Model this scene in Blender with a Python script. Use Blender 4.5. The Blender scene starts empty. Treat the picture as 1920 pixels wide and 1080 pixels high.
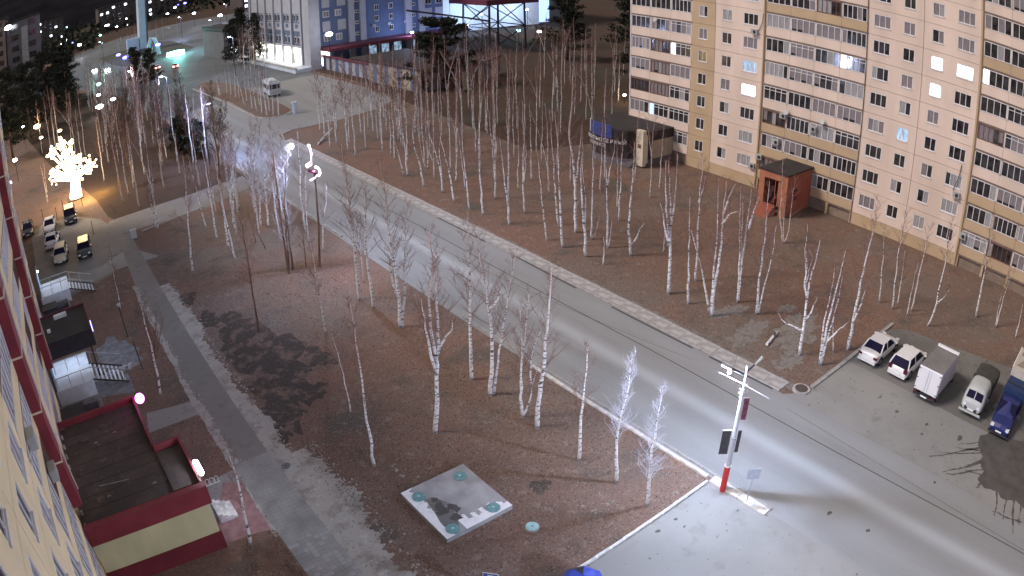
import bpy, bmesh, math, random
from mathutils import Vector, Matrix
SC = bpy.context.scene
COL = SC.collection
rnd = random.Random(7)
PI = math.pi

# ------------------------------------------------------------------ camera (CCTV lens with barrel distortion)
F, A3 = 1401.52, -0.12625            # r = F*(t + A3*t^3) in pixels of the 1920 px wide photo
PITCH, ROLL, AZ, H = 0.46688, -0.01563, math.radians(-38), 26.4
def _axes():
    c, s = math.cos(ROLL), math.sin(ROLL)
    up = Vector((s*math.cos(PITCH), -c*math.cos(PITCH), -math.sin(PITCH)))
    z = Vector((0, 0, 1)); fw = (z - up*up.dot(z)).normalized(); rt = fw.cross(up)
    return rt, fw, up
RT, FW, UP = _axes()
CA, SA = math.cos(AZ), math.sin(AZ)
def c2w(v):                          # camera frame (x right, y down, z forward) to world; +Y runs along the street
    a, b, c = RT.dot(v), FW.dot(v), UP.dot(v)
    return Vector((CA*a - SA*b, SA*a + CA*b, c))
def ray(px, py):
    x, y = px-960, py-540; r = math.hypot(x, y); t = r/F
    for _ in range(25): t -= (F*(t + A3*t**3) - r)/(F*(1 + 3*A3*t*t))
    s = math.sin(t)/max(r, 1e-9)
    return c2w(Vector((x*s, y*s, math.cos(t))))
def G(px, py, z=0.0):                # a pixel's point on the level z
    d = ray(px, py); t = (z-H)/d.z
    return Vector((d.x*t, d.y*t, z))
def up_at(px, py, B):                # point over/near ground point B seen at a pixel (plane facing the lens)
    d = ray(px, py); h = Vector((B[0], B[1])).normalized(); t = (B[0]*h.x + B[1]*h.y)/(d.x*h.x + d.y*h.y)
    return Vector((d.x*t, d.y*t, H + d.z*t))
cd = bpy.data.cameras.new('camera'); cam = bpy.data.objects.new('camera', cd); COL.objects.link(cam)
X, Yd, Z = c2w(Vector((1,0,0))), c2w(Vector((0,1,0))), c2w(Vector((0,0,1)))
cam.matrix_world = Matrix(((X.x, -Yd.x, -Z.x, 0), (X.y, -Yd.y, -Z.y, 0), (X.z, -Yd.z, -Z.z, H), (0,0,0,1)))
cd.type = 'PANO'; cd.sensor_width = 36; cd.sensor_fit = 'HORIZONTAL'; cd.clip_end = 6000; cd.clip_start = 0.1
def cset(k, v):
    for o in (cd, getattr(cd, 'cycles', None)):
        if o is not None:
            try: setattr(o, k, v); return
            except Exception: pass
cset('panorama_type', 'FISHEYE_LENS_POLYNOMIAL')
cset('fisheye_fov', math.radians(150))
for k, v in zip(range(5), (0, -3.77849722e-02, -1.03864318e-04, 5.18346682e-06, -4.92873444e-07)):
    cset('fisheye_polynomial_k%d' % k, v)
SC.camera = cam
# ------------------------------------------------------------------ night sky, glow of the town, exposure
w = bpy.data.worlds.new('World'); SC.world = w; w.use_nodes = True; nt = w.node_tree; nt.nodes.clear()
sky = nt.nodes.new('ShaderNodeTexSky'); sky.sky_type = 'NISHITA'; sky.sun_disc = False
SUN_EL, SUN_AZ = math.radians(46), math.radians(302)     # azimuth clockwise from +Y
sky.sun_elevation = SUN_EL; sky.sun_rotation = SUN_AZ
b1 = nt.nodes.new('ShaderNodeBackground'); b1.inputs[1].default_value = 0.006
b2 = nt.nodes.new('ShaderNodeBackground'); b2.inputs[0].default_value = (.600, .575, .565, 1); b2.inputs[1].default_value = 0.31
ad = nt.nodes.new('ShaderNodeAddShader'); wo = nt.nodes.new('ShaderNodeOutputWorld')
nt.links.new(sky.outputs[0], b1.inputs[0]); nt.links.new(b1.outputs[0], ad.inputs[0]); nt.links.new(b2.outputs[0], ad.inputs[1]); nt.links.new(ad.outputs[0], wo.inputs[0])
sd = bpy.data.lights.new('fill_sun', 'SUN'); so = bpy.data.objects.new('fill_sun', sd); COL.objects.link(so)  # added soft fill for facades and vehicle shadows, not a visible source
sd.energy = 1.75; sd.angle = math.radians(14); sd.color = (1, .88, .78)
sdir = Vector((math.sin(SUN_AZ)*math.cos(SUN_EL), math.cos(SUN_AZ)*math.cos(SUN_EL), math.sin(SUN_EL)))
so.rotation_euler = sdir.to_track_quat('Z', 'Y').to_euler()
SC.view_settings.view_transform = 'Standard'; SC.view_settings.look = 'None'; SC.view_settings.gamma = 1
SC.view_settings.exposure = 0.55
SC.render.engine = 'CYCLES'; SC.cycles.use_denoising = True; SC.cycles.max_bounces = 5
SC.cycles.sample_clamp_indirect = 6

# ------------------------------------------------------------------ materials
def mat(name, col, rough=.85, amp=.15, scale=2.0, bump=0.0, metal=0.0, col2=None, stretch=(1,1,1), detail=6, spec=.3):
    m = bpy.data.materials.new(name); m.use_nodes = True; n = m.node_tree; p = n.nodes['Principled BSDF']
    p.inputs['Roughness'].default_value = rough; p.inputs['Metallic'].default_value = metal
    p.inputs['Specular IOR Level'].default_value = spec
    if amp > 0 or col2:
        tc = n.nodes.new('ShaderNodeTexCoord'); mp = n.nodes.new('ShaderNodeMapping'); mp.inputs['Scale'].default_value = stretch
        no = n.nodes.new('ShaderNodeTexNoise'); no.inputs['Scale'].default_value = scale; no.inputs['Detail'].default_value = detail
        cr = n.nodes.new('ShaderNodeValToRGB')
        a = tuple(c*(1-amp) for c in col[:3]); b = col2 if col2 else tuple(min(1, c*(1+amp)) for c in col[:3])
        cr.color_ramp.elements[0].position = .32; cr.color_ramp.elements[1].position = .68
        cr.color_ramp.elements[0].color = (*a, 1); cr.color_ramp.elements[1].color = (*b, 1)
        n.links.new(tc.outputs['Object'], mp.inputs[0]); n.links.new(mp.outputs[0], no.inputs['Vector']); n.links.new(no.outputs[0], cr.inputs[0])
        n.links.new(cr.outputs[0], p.inputs['Base Color'])
        if bump:
            bu = n.nodes.new('ShaderNodeBump'); bu.inputs['Strength'].default_value = bump; bu.inputs['Distance'].default_value = .05
            n.links.new(no.outputs[0], bu.inputs['Height']); n.links.new(bu.outputs[0], p.inputs['Normal'])
    else: p.inputs['Base Color'].default_value = (*col[:3], 1)
    return m
def em(name, col, s):
    m = bpy.data.materials.new(name); m.use_nodes = True; n = m.node_tree; p = n.nodes['Principled BSDF']
    p.inputs['Base Color'].default_value = (*[c*.6 for c in col], 1)
    p.inputs['Emission Color'].default_value = (*col, 1); p.inputs['Emission Strength'].default_value = s
    return m
def noise_mix(m, layers):
    """replace base colour by stacked noise masks in world space: layers = (scale, lo, hi, colour, detail, stretch)"""
    n = m.node_tree; p = n.nodes['Principled BSDF']; tc = n.nodes.new('ShaderNodeTexCoord')
    cur = None
    for i, (sc, lo, hi, col, det, st) in enumerate(layers):
        if i == 0:
            r = n.nodes.new('ShaderNodeRGB'); r.outputs[0].default_value = (*col, 1); cur = r.outputs[0]; continue
        mp = n.nodes.new('ShaderNodeMapping'); mp.inputs['Scale'].default_value = st; mp.inputs['Location'].default_value = (i*13.7, i*5.1, 0)
        no = n.nodes.new('ShaderNodeTexNoise'); no.inputs['Scale'].default_value = sc; no.inputs['Detail'].default_value = det; no.inputs['Roughness'].default_value = .62
        mr = n.nodes.new('ShaderNodeMapRange'); mr.inputs[1].default_value = lo; mr.inputs[2].default_value = hi
        mx = n.nodes.new('ShaderNodeMix'); mx.data_type = 'RGBA'
        n.links.new(tc.outputs['Object'], mp.inputs[0]); n.links.new(mp.outputs[0], no.inputs['Vector']); n.links.new(no.outputs[0], mr.inputs[0])
        n.links.new(mr.outputs[0], mx.inputs[0]); n.links.new(cur, mx.inputs[6]); mx.inputs[7].default_value = (*col, 1); cur = mx.outputs[2]
    n.links.new(cur, p.inputs['Base Color'])
    return m
M = {}
S1 = (1,1,1)
M['soil'] = noise_mix(mat('soil', (.1,.08,.07), 1.0, .2, 6, .6, spec=.08), [(0,0,0,(.180,.116,.092),0,S1), (.045,.46,.64,(.168,.142,.126),6,S1), (.11,.48,.66,(.205,.122,.094),6,S1), (.21,.54,.66,(.110,.095,.084),6,S1),
    (.35,.58,.72,(.130,.095,.080),7,S1), (1.3,.56,.70,(.25,.19,.16),8,S1), (4.5,.54,.66,(.10,.070,.058),8,S1), (7,.58,.70,(.33,.28,.25),6,S1)])
M['dark_soil'] = noise_mix(mat('dark_soil', (.05,.04,.035), .95), [(0,0,0,(.066,.052,.046),0,S1), (.9,.50,.60,(.165,.112,.088),8,S1), (5,.55,.66,(.04,.033,.03),6,S1)])
M['sand'] = noise_mix(mat('sand', (.4,.37,.33), .95), [(0,0,0,(.36,.33,.305),0,S1), (.8,.48,.62,(.24,.21,.19),7,S1), (5,.60,.66,(.10,.085,.075),6,S1), (2.3,.58,.66,(.42,.39,.37),6,S1)])
M['baresand'] = noise_mix(mat('bare_sand', (.2,.18,.16), .95), [(0,0,0,(.20,.178,.165),0,S1), (1.5,.48,.62,(.15,.125,.11),7,S1), (4,.5,.62,(.25,.23,.215),7,S1)])
M['asphalt'] = noise_mix(mat('asphalt', (.2,.2,.2), .62, spec=.5), [(0,0,0,(.225,.222,.222),0,S1), (.09,.45,.62,(.255,.25,.247),5,(3,.35,1)), (.25,.5,.65,(.205,.202,.20),6,(2.5,.3,1)), (14,.5,.7,(.26,.26,.26),3,S1)])
def lit_streak_lanes(m, xs):
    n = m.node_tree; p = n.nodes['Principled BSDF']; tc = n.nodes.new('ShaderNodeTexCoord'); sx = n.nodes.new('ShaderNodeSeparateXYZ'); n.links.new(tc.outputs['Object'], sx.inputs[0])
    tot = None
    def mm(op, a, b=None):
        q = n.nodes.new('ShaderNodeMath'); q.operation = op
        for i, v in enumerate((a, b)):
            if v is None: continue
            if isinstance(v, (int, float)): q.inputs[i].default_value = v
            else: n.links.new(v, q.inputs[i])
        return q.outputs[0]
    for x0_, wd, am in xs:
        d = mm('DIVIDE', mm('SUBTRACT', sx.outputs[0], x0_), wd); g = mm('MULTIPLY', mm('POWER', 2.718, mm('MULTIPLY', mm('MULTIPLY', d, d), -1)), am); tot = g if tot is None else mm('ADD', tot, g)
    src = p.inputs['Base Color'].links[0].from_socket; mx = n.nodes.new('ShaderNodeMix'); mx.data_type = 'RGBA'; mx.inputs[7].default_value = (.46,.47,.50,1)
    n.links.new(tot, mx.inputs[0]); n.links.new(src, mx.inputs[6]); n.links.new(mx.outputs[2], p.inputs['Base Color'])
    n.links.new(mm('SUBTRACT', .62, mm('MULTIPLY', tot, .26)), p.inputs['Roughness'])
lit_streak_lanes(M['asphalt'], [(31.15,.62,.50),(35.3,.8,.14),(28.6,.9,.12)])  # main band paints the lamp's light streak into the asphalt; others lane wear
M['polished'] = mat('polished_asphalt', (.25,.255,.265), .42, .12, .4, 0, 0, None, (3,.3,1), 5, .6)
M['lot'] = noise_mix(mat('lot', (.2,.19,.18), .8), [(0,0,0,(.235,.228,.22),0,S1), (.13,.45,.62,(.275,.265,.255),6,S1), (.6,.56,.70,(.20,.192,.182),7,S1), (3,.64,.68,(.09,.085,.08),7,S1)])
M['lotdark'] = noise_mix(mat('lot_worn', (.15,.14,.13), .85), [(0,0,0,(.15,.142,.135),0,S1), (.2,.45,.62,(.19,.18,.17),6,S1), (2,.6,.66,(.08,.075,.07),7,S1)])
M['path'] = noise_mix(mat('path', (.16,.15,.15), .85), [(0,0,0,(.195,.180,.168),0,S1), (.22,.48,.66,(.23,.212,.20),6,S1), (1.2,.55,.68,(.155,.14,.135),8,S1)])
M['paving'] = mat('paving_block', (.265,.252,.248), .85, .18, .9)
M['paving_pale'] = mat('paving_block_pale', (.32,.308,.305), .85, .12, 1)
M['kerb'] = mat('kerb_concrete', (.36,.34,.33), .85, .28, 1.6, .2)
M['kerb_white'] = mat('kerb_whitewash', (.62,.60,.58), .85, .35, 2.2, .2)
M['crack'] = mat('tar_seam', (.06,.06,.062), .8, .2, 3)
M['concrete'] = mat('slab_concrete', (.32,.31,.315), .85, .22, 1.1, .2)
M['whitewash'] = mat('whitewash', (.78,.76,.78), .8, .08, 3)
M['shade_dirt'] = mat('shade_and_dirt', (.085,.077,.072), .7, .22, 1.2)  # shared by the painted parking lot shadow, tar spots and slab dirt
M['pinkpanel'] = mat('panel_pink', (.745,.60,.51), .9, .09, .4, .05, 0, None, (1,1,.25))
M['ochre'] = mat('panel_ochre', (.52,.385,.25), .9, .07, .4, .05)
M['cream'] = mat('panel_cream', (.82,.645,.40), .9, .10, .3, .05, 0, None, (1,1,.3))
M['joint'] = mat('joint_mortar', (.22,.16,.13), .95, .2, 2)
M['core'] = mat('wall_core', (.25,.19,.15), .95, .15, 1)
M['frame'] = mat('window_frame', (.80,.77,.78), .5, .05, 3)
M['brownframe'] = mat('brown_frame', (.17,.09,.07), .6, .1, 3)
M['glass'] = mat('dark_glass', (.022,.018,.02), .12, .5, 1.2, 0, 0, (.06,.055,.06), S1, 3, .6)
M['curtain'] = mat('curtain_glass', (.23,.20,.21), .4, .3, 3, 0, 0, None, (1,6,.6))
M['greyglass'] = mat('grey_glass', (.33,.32,.33), .4, .2, 2, 0, 0, None, (1,4,.6))
M['lit'] = em('lit_window', (.85,.92,1), 5); M['litblue'] = em('lit_blue', (.30,.45,1), 1.6); M['litdim'] = em('lit_dim', (.50,.70,.95), .55)
M['red'] = mat('red_panel', (.22,.036,.045), .6, .12, .8); M['redroof'] = mat('parapet_red', (.17,.028,.035), .6, .15, .8)
M['roofbrown'] = noise_mix(mat('bitumen', (.07,.05,.045), .9), [(0,0,0,(.066,.052,.048),0,S1), (.5,.48,.62,(.095,.068,.06),7,S1), (3,.62,.68,(.14,.12,.11),6,S1)])
M['yellow'] = mat('wall_yellow', (.58,.54,.31), .8, .10, .7, .05, 0, None, (1,1,.4))
M['darkmetal'] = mat('dark_metal', (.035,.033,.038), .5, .2, 3); M['steel'] = mat('galvanised', (.42,.43,.46), .45, .12, 3, 0, .4)
M['polewhite'] = mat('pole_grey', (.50,.51,.55), .5, .1, 4); M['redpaint'] = mat('pole_red', (.55,.05,.05), .5, .12, 5)
M['bannerblack'] = mat('banner_dark', (.06,.06,.065), .5, .2, 3); M['bannerred'] = mat('banner_red', (.20,.05,.09), .5, .4, 5)
M['signback'] = mat('sign_back', (.48,.52,.60), .4, .08, 4)
M['bluepaint'] = mat('blue_cladding', (.115,.155,.27), .7, .08, .3); M['greyblue'] = mat('grey_blue_cladding', (.12,.15,.22), .7, .1, .5)
M['palepanel'] = mat('pale_cladding', (.42,.42,.47), .7, .08, .6); M['maroon'] = mat('maroon_metal', (.13,.03,.05), .5, .15, .5)
M['palewall'] = mat('pale_wall', (.55,.60,.68), .8, .08, .4); M['plainwall'] = mat('grey_wall', (.16,.15,.17), .9, .15, .5)
M['darkroof'] = mat('kiosk_roof', (.04,.035,.036), .7, .2, .8); M['beige'] = mat('beige_panel', (.42,.36,.29), .8, .06, .6)
M['beigetrim'] = mat('beige_trim', (.66,.60,.47), .7, .06, .8); M['signblue'] = mat('sign_blue', (.05,.07,.26), .5, .1, 2)
M['orange'] = mat('orange_plaster', (.34,.115,.075), .85, .12, .8); M['orangetrim'] = mat('orange_trim', (.42,.17,.10), .8, .1, 1)
M['tyre'] = mat('tyre', (.02,.02,.02), .9, 0, 1); M['rim'] = mat('rim', (.35,.35,.37), .35, 0, 1, 0, .7)
M['carwhite'] = mat('paint_white', (.68,.66,.66), .28, .03, 1, spec=.6); M['carblue'] = mat('paint_blue', (.014,.02,.11), .3, .1, 1, spec=.6)
M['cardark'] = mat('paint_dark', (.028,.03,.034), .25, .2, 1, spec=.7); M['cartan'] = mat('paint_champagne', (.50,.43,.34), .3, .05, 1, spec=.6)
M['carred'] = mat('paint_red', (.38,.06,.05), .35, .1, 1, spec=.5); M['cargrey'] = mat('paint_grey', (.42,.43,.42), .4, .08, 1)
M['autoglass'] = mat('auto_glass', (.012,.010,.03), .55, .2, 2, spec=.04); M['plate'] = mat('plate', (.78,.78,.75), .5, 0, 1)
M['tail'] = mat('tail_light', (.09,.012,.02), .3, 0, 1); M['headlamp'] = mat('head_light', (.72,.74,.78), .15, 0, 1, spec=.8)
M['boxgrey'] = mat('van_roof', (.19,.18,.175), .7, .12, 1); M['boxwhite'] = mat('van_box', (.80,.80,.84), .5, .05, 1); M['lilac'] = mat('van_side', (.48,.44,.52), .5, .06, 1)
M['tarp'] = mat('dark_tarp', (.055,.052,.048), .8, .2, 2, .2); M['bluetarp'] = mat('blue_tarp', (.018,.035,.10), .6, .2, 1.5, .2)
M['print'] = mat('printed_box', (.46,.41,.36), .7, .10, 1.3); M['printdark'] = mat('print_figure', (.26,.21,.18), .7, .3, 3)
M['bark'] = mat('birch_bark', (.7,.68,.68), .8)
n = M['bark'].node_tree; p = n.nodes['Principled BSDF']; tc = n.nodes.new('ShaderNodeTexCoord'); mp = n.nodes.new('ShaderNodeMapping'); mp.inputs['Scale'].default_value = (1.6,1.6,7)
no = n.nodes.new('ShaderNodeTexNoise'); no.inputs['Scale'].default_value = 1.5; no.inputs['Detail'].default_value = 4
cr = n.nodes.new('ShaderNodeValToRGB'); e = cr.color_ramp.elements; e[0].position = .40; e[0].color = (.075,.065,.06,1); e[1].position = .47; e[1].color = (.78,.75,.74,1)
sx = n.nodes.new('ShaderNodeSeparateXYZ'); mr = n.nodes.new('ShaderNodeMapRange'); mr.inputs[1].default_value = 5.5; mr.inputs[2].default_value = 12
mx = n.nodes.new('ShaderNodeMix'); mx.data_type = 'RGBA'; mx.inputs[7].default_value = (.50,.33,.29,1)
n.links.new(tc.outputs['Object'], mp.inputs[0]); n.links.new(mp.outputs[0], no.inputs['Vector']); n.links.new(no.outputs[0], cr.inputs[0])
n.links.new(tc.outputs['Object'], sx.inputs[0]); n.links.new(sx.outputs[2], mr.inputs[0]); n.links.new(mr.outputs[0], mx.inputs[0]); n.links.new(cr.outputs[0], mx.inputs[6]); n.links.new(mx.outputs[2], p.inputs['Base Color'])
M['brownbark'] = mat('brown_bark', (.20,.12,.085), .9, .3, 3, .3, 0, None, (1,1,.3))
M['twig'] = mat('twig', (.17,.080,.066), .9, .3, .7); M['frost'] = mat('lit_twig', (.52,.52,.58), .8, .08, 1); M['darktwig'] = mat('dark_twig', (.045,.036,.034), .9, .3, .7); M['limb'] = mat('limb', (.27,.17,.15), .9, .3, .9)  # includes a pale twig copy with the lamp light painted into its colour
M['needle'] = mat('pine_needles', (.030,.034,.026), 1.0, .4, .8)
M['darkridge'] = mat('dark_sky_ridge', (.016,.015,.020), 1.0, .3, .02, spec=0); M['fardirt'] = noise_mix(mat('far_dirt', (.04,.035,.03), 1.0, spec=.05), [(0,0,0,(.078,.053,.042),0,S1), (.06,.5,.62,(.075,.062,.052),6,S1), (.7,.55,.7,(.05,.037,.03),6,S1)])
M['town'] = mat('town_wall', (.10,.085,.085), .9, .15, .2); M['townpink'] = mat('town_wall_warm', (.26,.19,.17), .9, .1, .3); M['terracotta'] = None
M['dry'] = mat('dry_leaf', (.21,.135,.10), .95, .4, .6); M['pale_litter'] = mat('pale_litter', (.30,.265,.235), .95, .4, .9)
M['manhole'] = mat('manhole_green', (.16,.30,.31), .7, .2, 6, .3); M['manhole_pale'] = mat('manhole_pale', (.34,.55,.60), .6, .12, 5, .2)
M['manhole_grey'] = mat('manhole_grey', (.15,.14,.15), .7, .2, 6, .3)
M['lampwhite'] = em('lamp_white', (.86,.92,1), 22); M['lampwarm'] = em('lamp_warm', (1,.70,.35), 22); M['lampcyan'] = em('lamp_cyan', (.25,1,.95), 12)
M['lampblue'] = em('lamp_blue', (.10,.10,1), 9); M['lampmagenta'] = em('lamp_magenta', (1,.22,.92), 6); M['lampred'] = em('lamp_red', (1,.25,.22), 8)
M['ledwarm'] = em('led_blossom', (1,.74,.42), 7); M['shop'] = em('shop_glass', (1,.97,.84), 4.5)
M['neonblue'] = em('neon_blue', (.25,.25,1), 4); M['stairlit'] = mat('stair_white', (.72,.76,.82), .6, .08, 2)
M['rubble'] = mat('rubble', (.42,.41,.43), .9, .4, 4, .4); M['snowgrey'] = mat('grey_gravel', (.20,.20,.215), .9, .3, 1.8, .2)
for nm_ in ('lit','litdim','shop'):
    n = M[nm_].node_tree; p = n.nodes['Principled BSDF']; tc = n.nodes.new('ShaderNodeTexCoord'); mp = n.nodes.new('ShaderNodeMapping'); mp.inputs['Scale'].default_value = (1,2.6,.7) if nm_ != 'shop' else (1,.7,.5)
    no = n.nodes.new('ShaderNodeTexNoise'); no.inputs['Scale'].default_value = 1.6; mr = n.nodes.new('ShaderNodeMapRange'); mr.inputs[1].default_value = .38; mr.inputs[2].default_value = .62; e0 = p.inputs['Emission Strength'].default_value; mr.inputs[3].default_value = e0*.12; mr.inputs[4].default_value = e0
    n.links.new(tc.outputs['Object'], mp.inputs[0]); n.links.new(mp.outputs[0], no.inputs['Vector']); n.links.new(no.outputs[0], mr.inputs[0]); n.links.new(mr.outputs[0], p.inputs['Emission Strength'])
M['island'] = noise_mix(mat('lawn_dark', (.05,.055,.045), .95), [(0,0,0,(.085,.075,.065),0,S1), (.1,.45,.6,(.06,.08,.06),5,S1)])
M['pinktile'] = mat('pink_paving', (.30,.17,.17), .85, .25, 2)

# ------------------------------------------------------------------ geometry helpers
class MB:
    def __init__(s): s.v = []; s.f = []; s.m = []; s.smooth = False
    def box(s, x0,y0,z0, x1,y1,z1, m=0):
        if x0 > x1: x0, x1 = x1, x0
        if y0 > y1: y0, y1 = y1, y0
        if z0 > z1: z0, z1 = z1, z0
        b = len(s.v); s.v += [(x0,y0,z0),(x1,y0,z0),(x1,y1,z0),(x0,y1,z0),(x0,y0,z1),(x1,y0,z1),(x1,y1,z1),(x0,y1,z1)]
        for q in ((3,2,1,0),(4,5,6,7),(0,1,5,4),(1,2,6,5),(2,3,7,6),(3,0,4,7)): s.f.append(tuple(b+i for i in q)); s.m.append(m)
        return s
    def prism(s, pts, z0, z1, m=0, mtop=None):
        n = len(pts); b = len(s.v)
        ar = sum(pts[i][0]*pts[(i+1)%n][1]-pts[(i+1)%n][0]*pts[i][1] for i in range(n))
        if ar < 0: pts = pts[::-1]
        s.v += [(p[0],p[1],z0) for p in pts] + [(p[0],p[1],z1) for p in pts]
        s.f.append(tuple(b+i for i in range(n))[::-1]); s.m.append(m)
        s.f.append(tuple(b+n+i for i in range(n))); s.m.append(m if mtop is None else mtop)
        for i in range(n): j = (i+1)%n; s.f.append((b+i,b+j,b+n+j,b+n+i)); s.m.append(m)
        return s
    def tube(s, pts, rs, k=6, m=0, cap=True):
        n = len(pts); b = len(s.v); up0 = Vector((0.31,0.2,1)).normalized()
        for i, p in enumerate(pts):
            p = Vector(p); d = (Vector(pts[min(i+1,n-1)]) - Vector(pts[max(i-1,0)])).normalized()
            a = d.cross(Vector((1,.13,0.02)) if abs(d.z) > .6 else Vector((0,0.1,1))).normalized(); c = d.cross(a)
            r = rs[i] if hasattr(rs, '__len__') else rs
            for j in range(k):
                t = 2*PI*j/k; q = p + a*(math.cos(t)*r) + c*(math.sin(t)*r); s.v.append((q.x,q.y,q.z))
        for i in range(n-1):
            for j in range(k):
                j2 = (j+1)%k; s.f.append((b+i*k+j, b+i*k+j2, b+(i+1)*k+j2, b+(i+1)*k+j)); s.m.append(m)
        if cap:
            s.f.append(tuple(b+j for j in range(k))[::-1]); s.m.append(m); s.f.append(tuple(b+(n-1)*k+j for j in range(k))); s.m.append(m)
        return s
    def disc(s, c, r, h, k=20, m=0): return s.prism([(c[0]+r*math.cos(2*PI*i/k), c[1]+r*math.sin(2*PI*i/k)) for i in range(k)], c[2], c[2]+h, m)
    def ball(s, c, r, m=0, k=8, l=6):
        b = len(s.v)
        for i in range(1, l):
            t = PI*i/l
            for j in range(k): a = 2*PI*j/k; s.v.append((c[0]+r*math.sin(t)*math.cos(a), c[1]+r*math.sin(t)*math.sin(a), c[2]+r*math.cos(t)))
        s.v += [(c[0],c[1],c[2]+r),(c[0],c[1],c[2]-r)]; T = b+(l-1)*k; B = T+1
        for j in range(k):
            j2 = (j+1)%k; s.f.append((T,b+j,b+j2)); s.m.append(m); q = b+(l-2)*k; s.f.append((B,q+j2,q+j)); s.m.append(m)
            for i in range(l-2): s.f.append((b+i*k+j, b+(i+1)*k+j, b+(i+1)*k+j2, b+i*k+j2)); s.m.append(m)
        return s
    def poly(s, pts, m=0):
        b = len(s.v); s.v += [tuple(p) for p in pts]; s.f.append(tuple(range(b, b+len(pts)))); s.m.append(m); return s
    def data(s, name, mats, smooth=False):
        me = bpy.data.meshes.new(name); me.from_pydata(s.v, [], s.f)
        for q in (mats if isinstance(mats, (list, tuple)) else [mats]): me.materials.append(q)
        me.polygons.foreach_set('material_index', s.m)
        if smooth: me.polygons.foreach_set('use_smooth', [True]*len(s.f))
        me.update(); return me
    def build(s, name, mats, parent=None, smooth=False):
        return link(name, s.data(name, mats, smooth), parent)
def link(name, data, parent=None):
    o = bpy.data.objects.new(name, data); COL.objects.link(o)
    if parent is not None: o.parent = parent
    return o
def tag(o, label=None, cat=None, group=None, kind=None):
    if label: o['label'] = label
    if cat: o['category'] = cat
    if group: o['group'] = group
    if kind: o['kind'] = kind
    return o
def thing(name, label, cat, loc=(0,0,0), rz=0, group=None):
    o = bpy.data.objects.new(name, None); COL.objects.link(o); o.location = loc; o.rotation_euler = (0,0,rz); o.empty_display_size = .3
    return tag(o, label, cat, group)
def struct(o): o['kind'] = 'structure'; return o
def bevel(o, w=.03, seg=2):
    b = o.modifiers.new('b', 'BEVEL'); b.width = w; b.segments = seg; b.limit_method = 'ANGLE'; return o
def sheet(name, pts, z, m):
    o = struct(MB().poly([(p[0],p[1],z) for p in pts]).build(name, m)); 
    if o.data.polygons[0].normal.z < 0: o.data.flip_normals()
    return o
def dup(root, loc, rz, label=None, group=None, sc=None):
    r = root.copy(); COL.objects.link(r); r.location = loc; r.rotation_euler = (0,0,rz)
    if sc: r.scale = sc
    if label: r['label'] = label
    if group: r['group'] = group
    for ch in list(root.children):
        c = ch.copy(); COL.objects.link(c); c.parent = r
        for g in ch.children: d = g.copy(); COL.objects.link(d); d.parent = c
    return r
def g2(*pts): return [G(*p)[:2] for p in pts]

# ------------------------------------------------------------------ ground, roads, paths
N = 60; R0 = 3500
gm = MB(); gm.poly([(-R0,-R0,0),(R0,-R0,0),(R0,R0,0),(-R0,R0,0)]); struct(gm.build('ground', M['soil']))
isl0 = [(39.6,160),(40.2,140),(39.3,121),(40.4,118.4),(43,117.4),(45.6,120),(46.4,128),(47.3,150),(47.5,165),(45,174),(43,176),(40.5,170)]
road = [(26.35,-40),(36.2,-40),(36.2,100)] + [(37.2,104.5),(40.3,106),(48,105),(56,107),(62,111)] + [(64,130),(64.5,158),(63,175),(66,200),(72,228)] + \
       [(115,262),(150,330),(150,420),(110,470),(60,470),(20,420),(8,360),(4,300),(10,250),(20,212),(24,180),(25.6,140),(26.3,100)]
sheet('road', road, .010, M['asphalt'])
sheet('near_parking', [(8.3,-40),(26.35,-40),(26.35,14.9),(26.2,16.25),(8.3,16.25)], .006, M['lot'])
sheet('parking_lot', [(36.2,-40),(54,-40),(54.5,2),(53.2,7),(52.3,11.5),(51.6,15.6),(49.6,17.2),(38.6,17.0),(37.2,17.3),(36.2,18.2)], .014, M['lotdark'])
sheet('parking_apron', [(36.2,-40),(44,-40),(43.5,-5),(43.2,6),(43.4,17),(38.6,17.0),(37.2,17.3),(36.2,18.2)], .018, M['lot'])
sheet('yard_road', [G(*p)[:2] for p in ((190,452),(387,390),(480,345),(455,330),(350,367),(205,415))] , .006, M['path'])
sheet('yard_parking', [(-4.2,66),(-1,66.5),(4.6,68.8),(7.6,78.8),(5.4,88),(2.2,93),(-4.8,94)], .010, M['path'])
sheet('footpath', [(5.9,14),(8.25,14),(8.25,79.2),(6.6,79.2),(5.9,60)], .014, M['path'])
sheet('yard_clearing', [(-4.8,94),(2.2,93),(6,97),(4,110),(0,130),(-6,175),(-12,175),(-6,120)], .004, M['soil'])
def ragged(name, xa, xb, y0, y1, z, m, amp, st=.45, seed=1, left=False):
    r = random.Random(seed); ph = [(r.uniform(0,6.3), f) for f in (.35,.8,1.7,3.7,7.9,15.1)]
    def wv(y, o): return sum(math.sin(y*f+p+o)*amp*.62/(1+k*.55) for k,(p,f) in enumerate(ph)) + r.uniform(-.05,.05)
    b = MB(); y = y0; A_, B_ = [], []
    while y < y1: A_.append((xa + (wv(y,1.3)*.5 if left else 0), y)); B_.append((xb + wv(y,0), y)); y += .10
    for i in range(len(A_)-1): b.poly([(*A_[i],z),(*B_[i],z),(*B_[i+1],z),(*A_[i+1],z)])
    for q in range(int((y1-y0)*amp*26)):
        yy = r.uniform(y0,y1); xx = xb + abs(r.gauss(0,amp*.8)) + .02; s_ = r.uniform(.02,.085); b.poly([(xx+s_*math.cos(t)*r.uniform(.5,1.2), yy+s_*1.4*math.sin(t)*r.uniform(.5,1.2), z) for t in (0,1.2,2.4,3.6,4.9)])
    return struct(b.build(name, m))
ragged('sand_verge', 8.25, 9.3, 14, 62, .008, M['sand'], .35, .35, 3)
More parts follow.
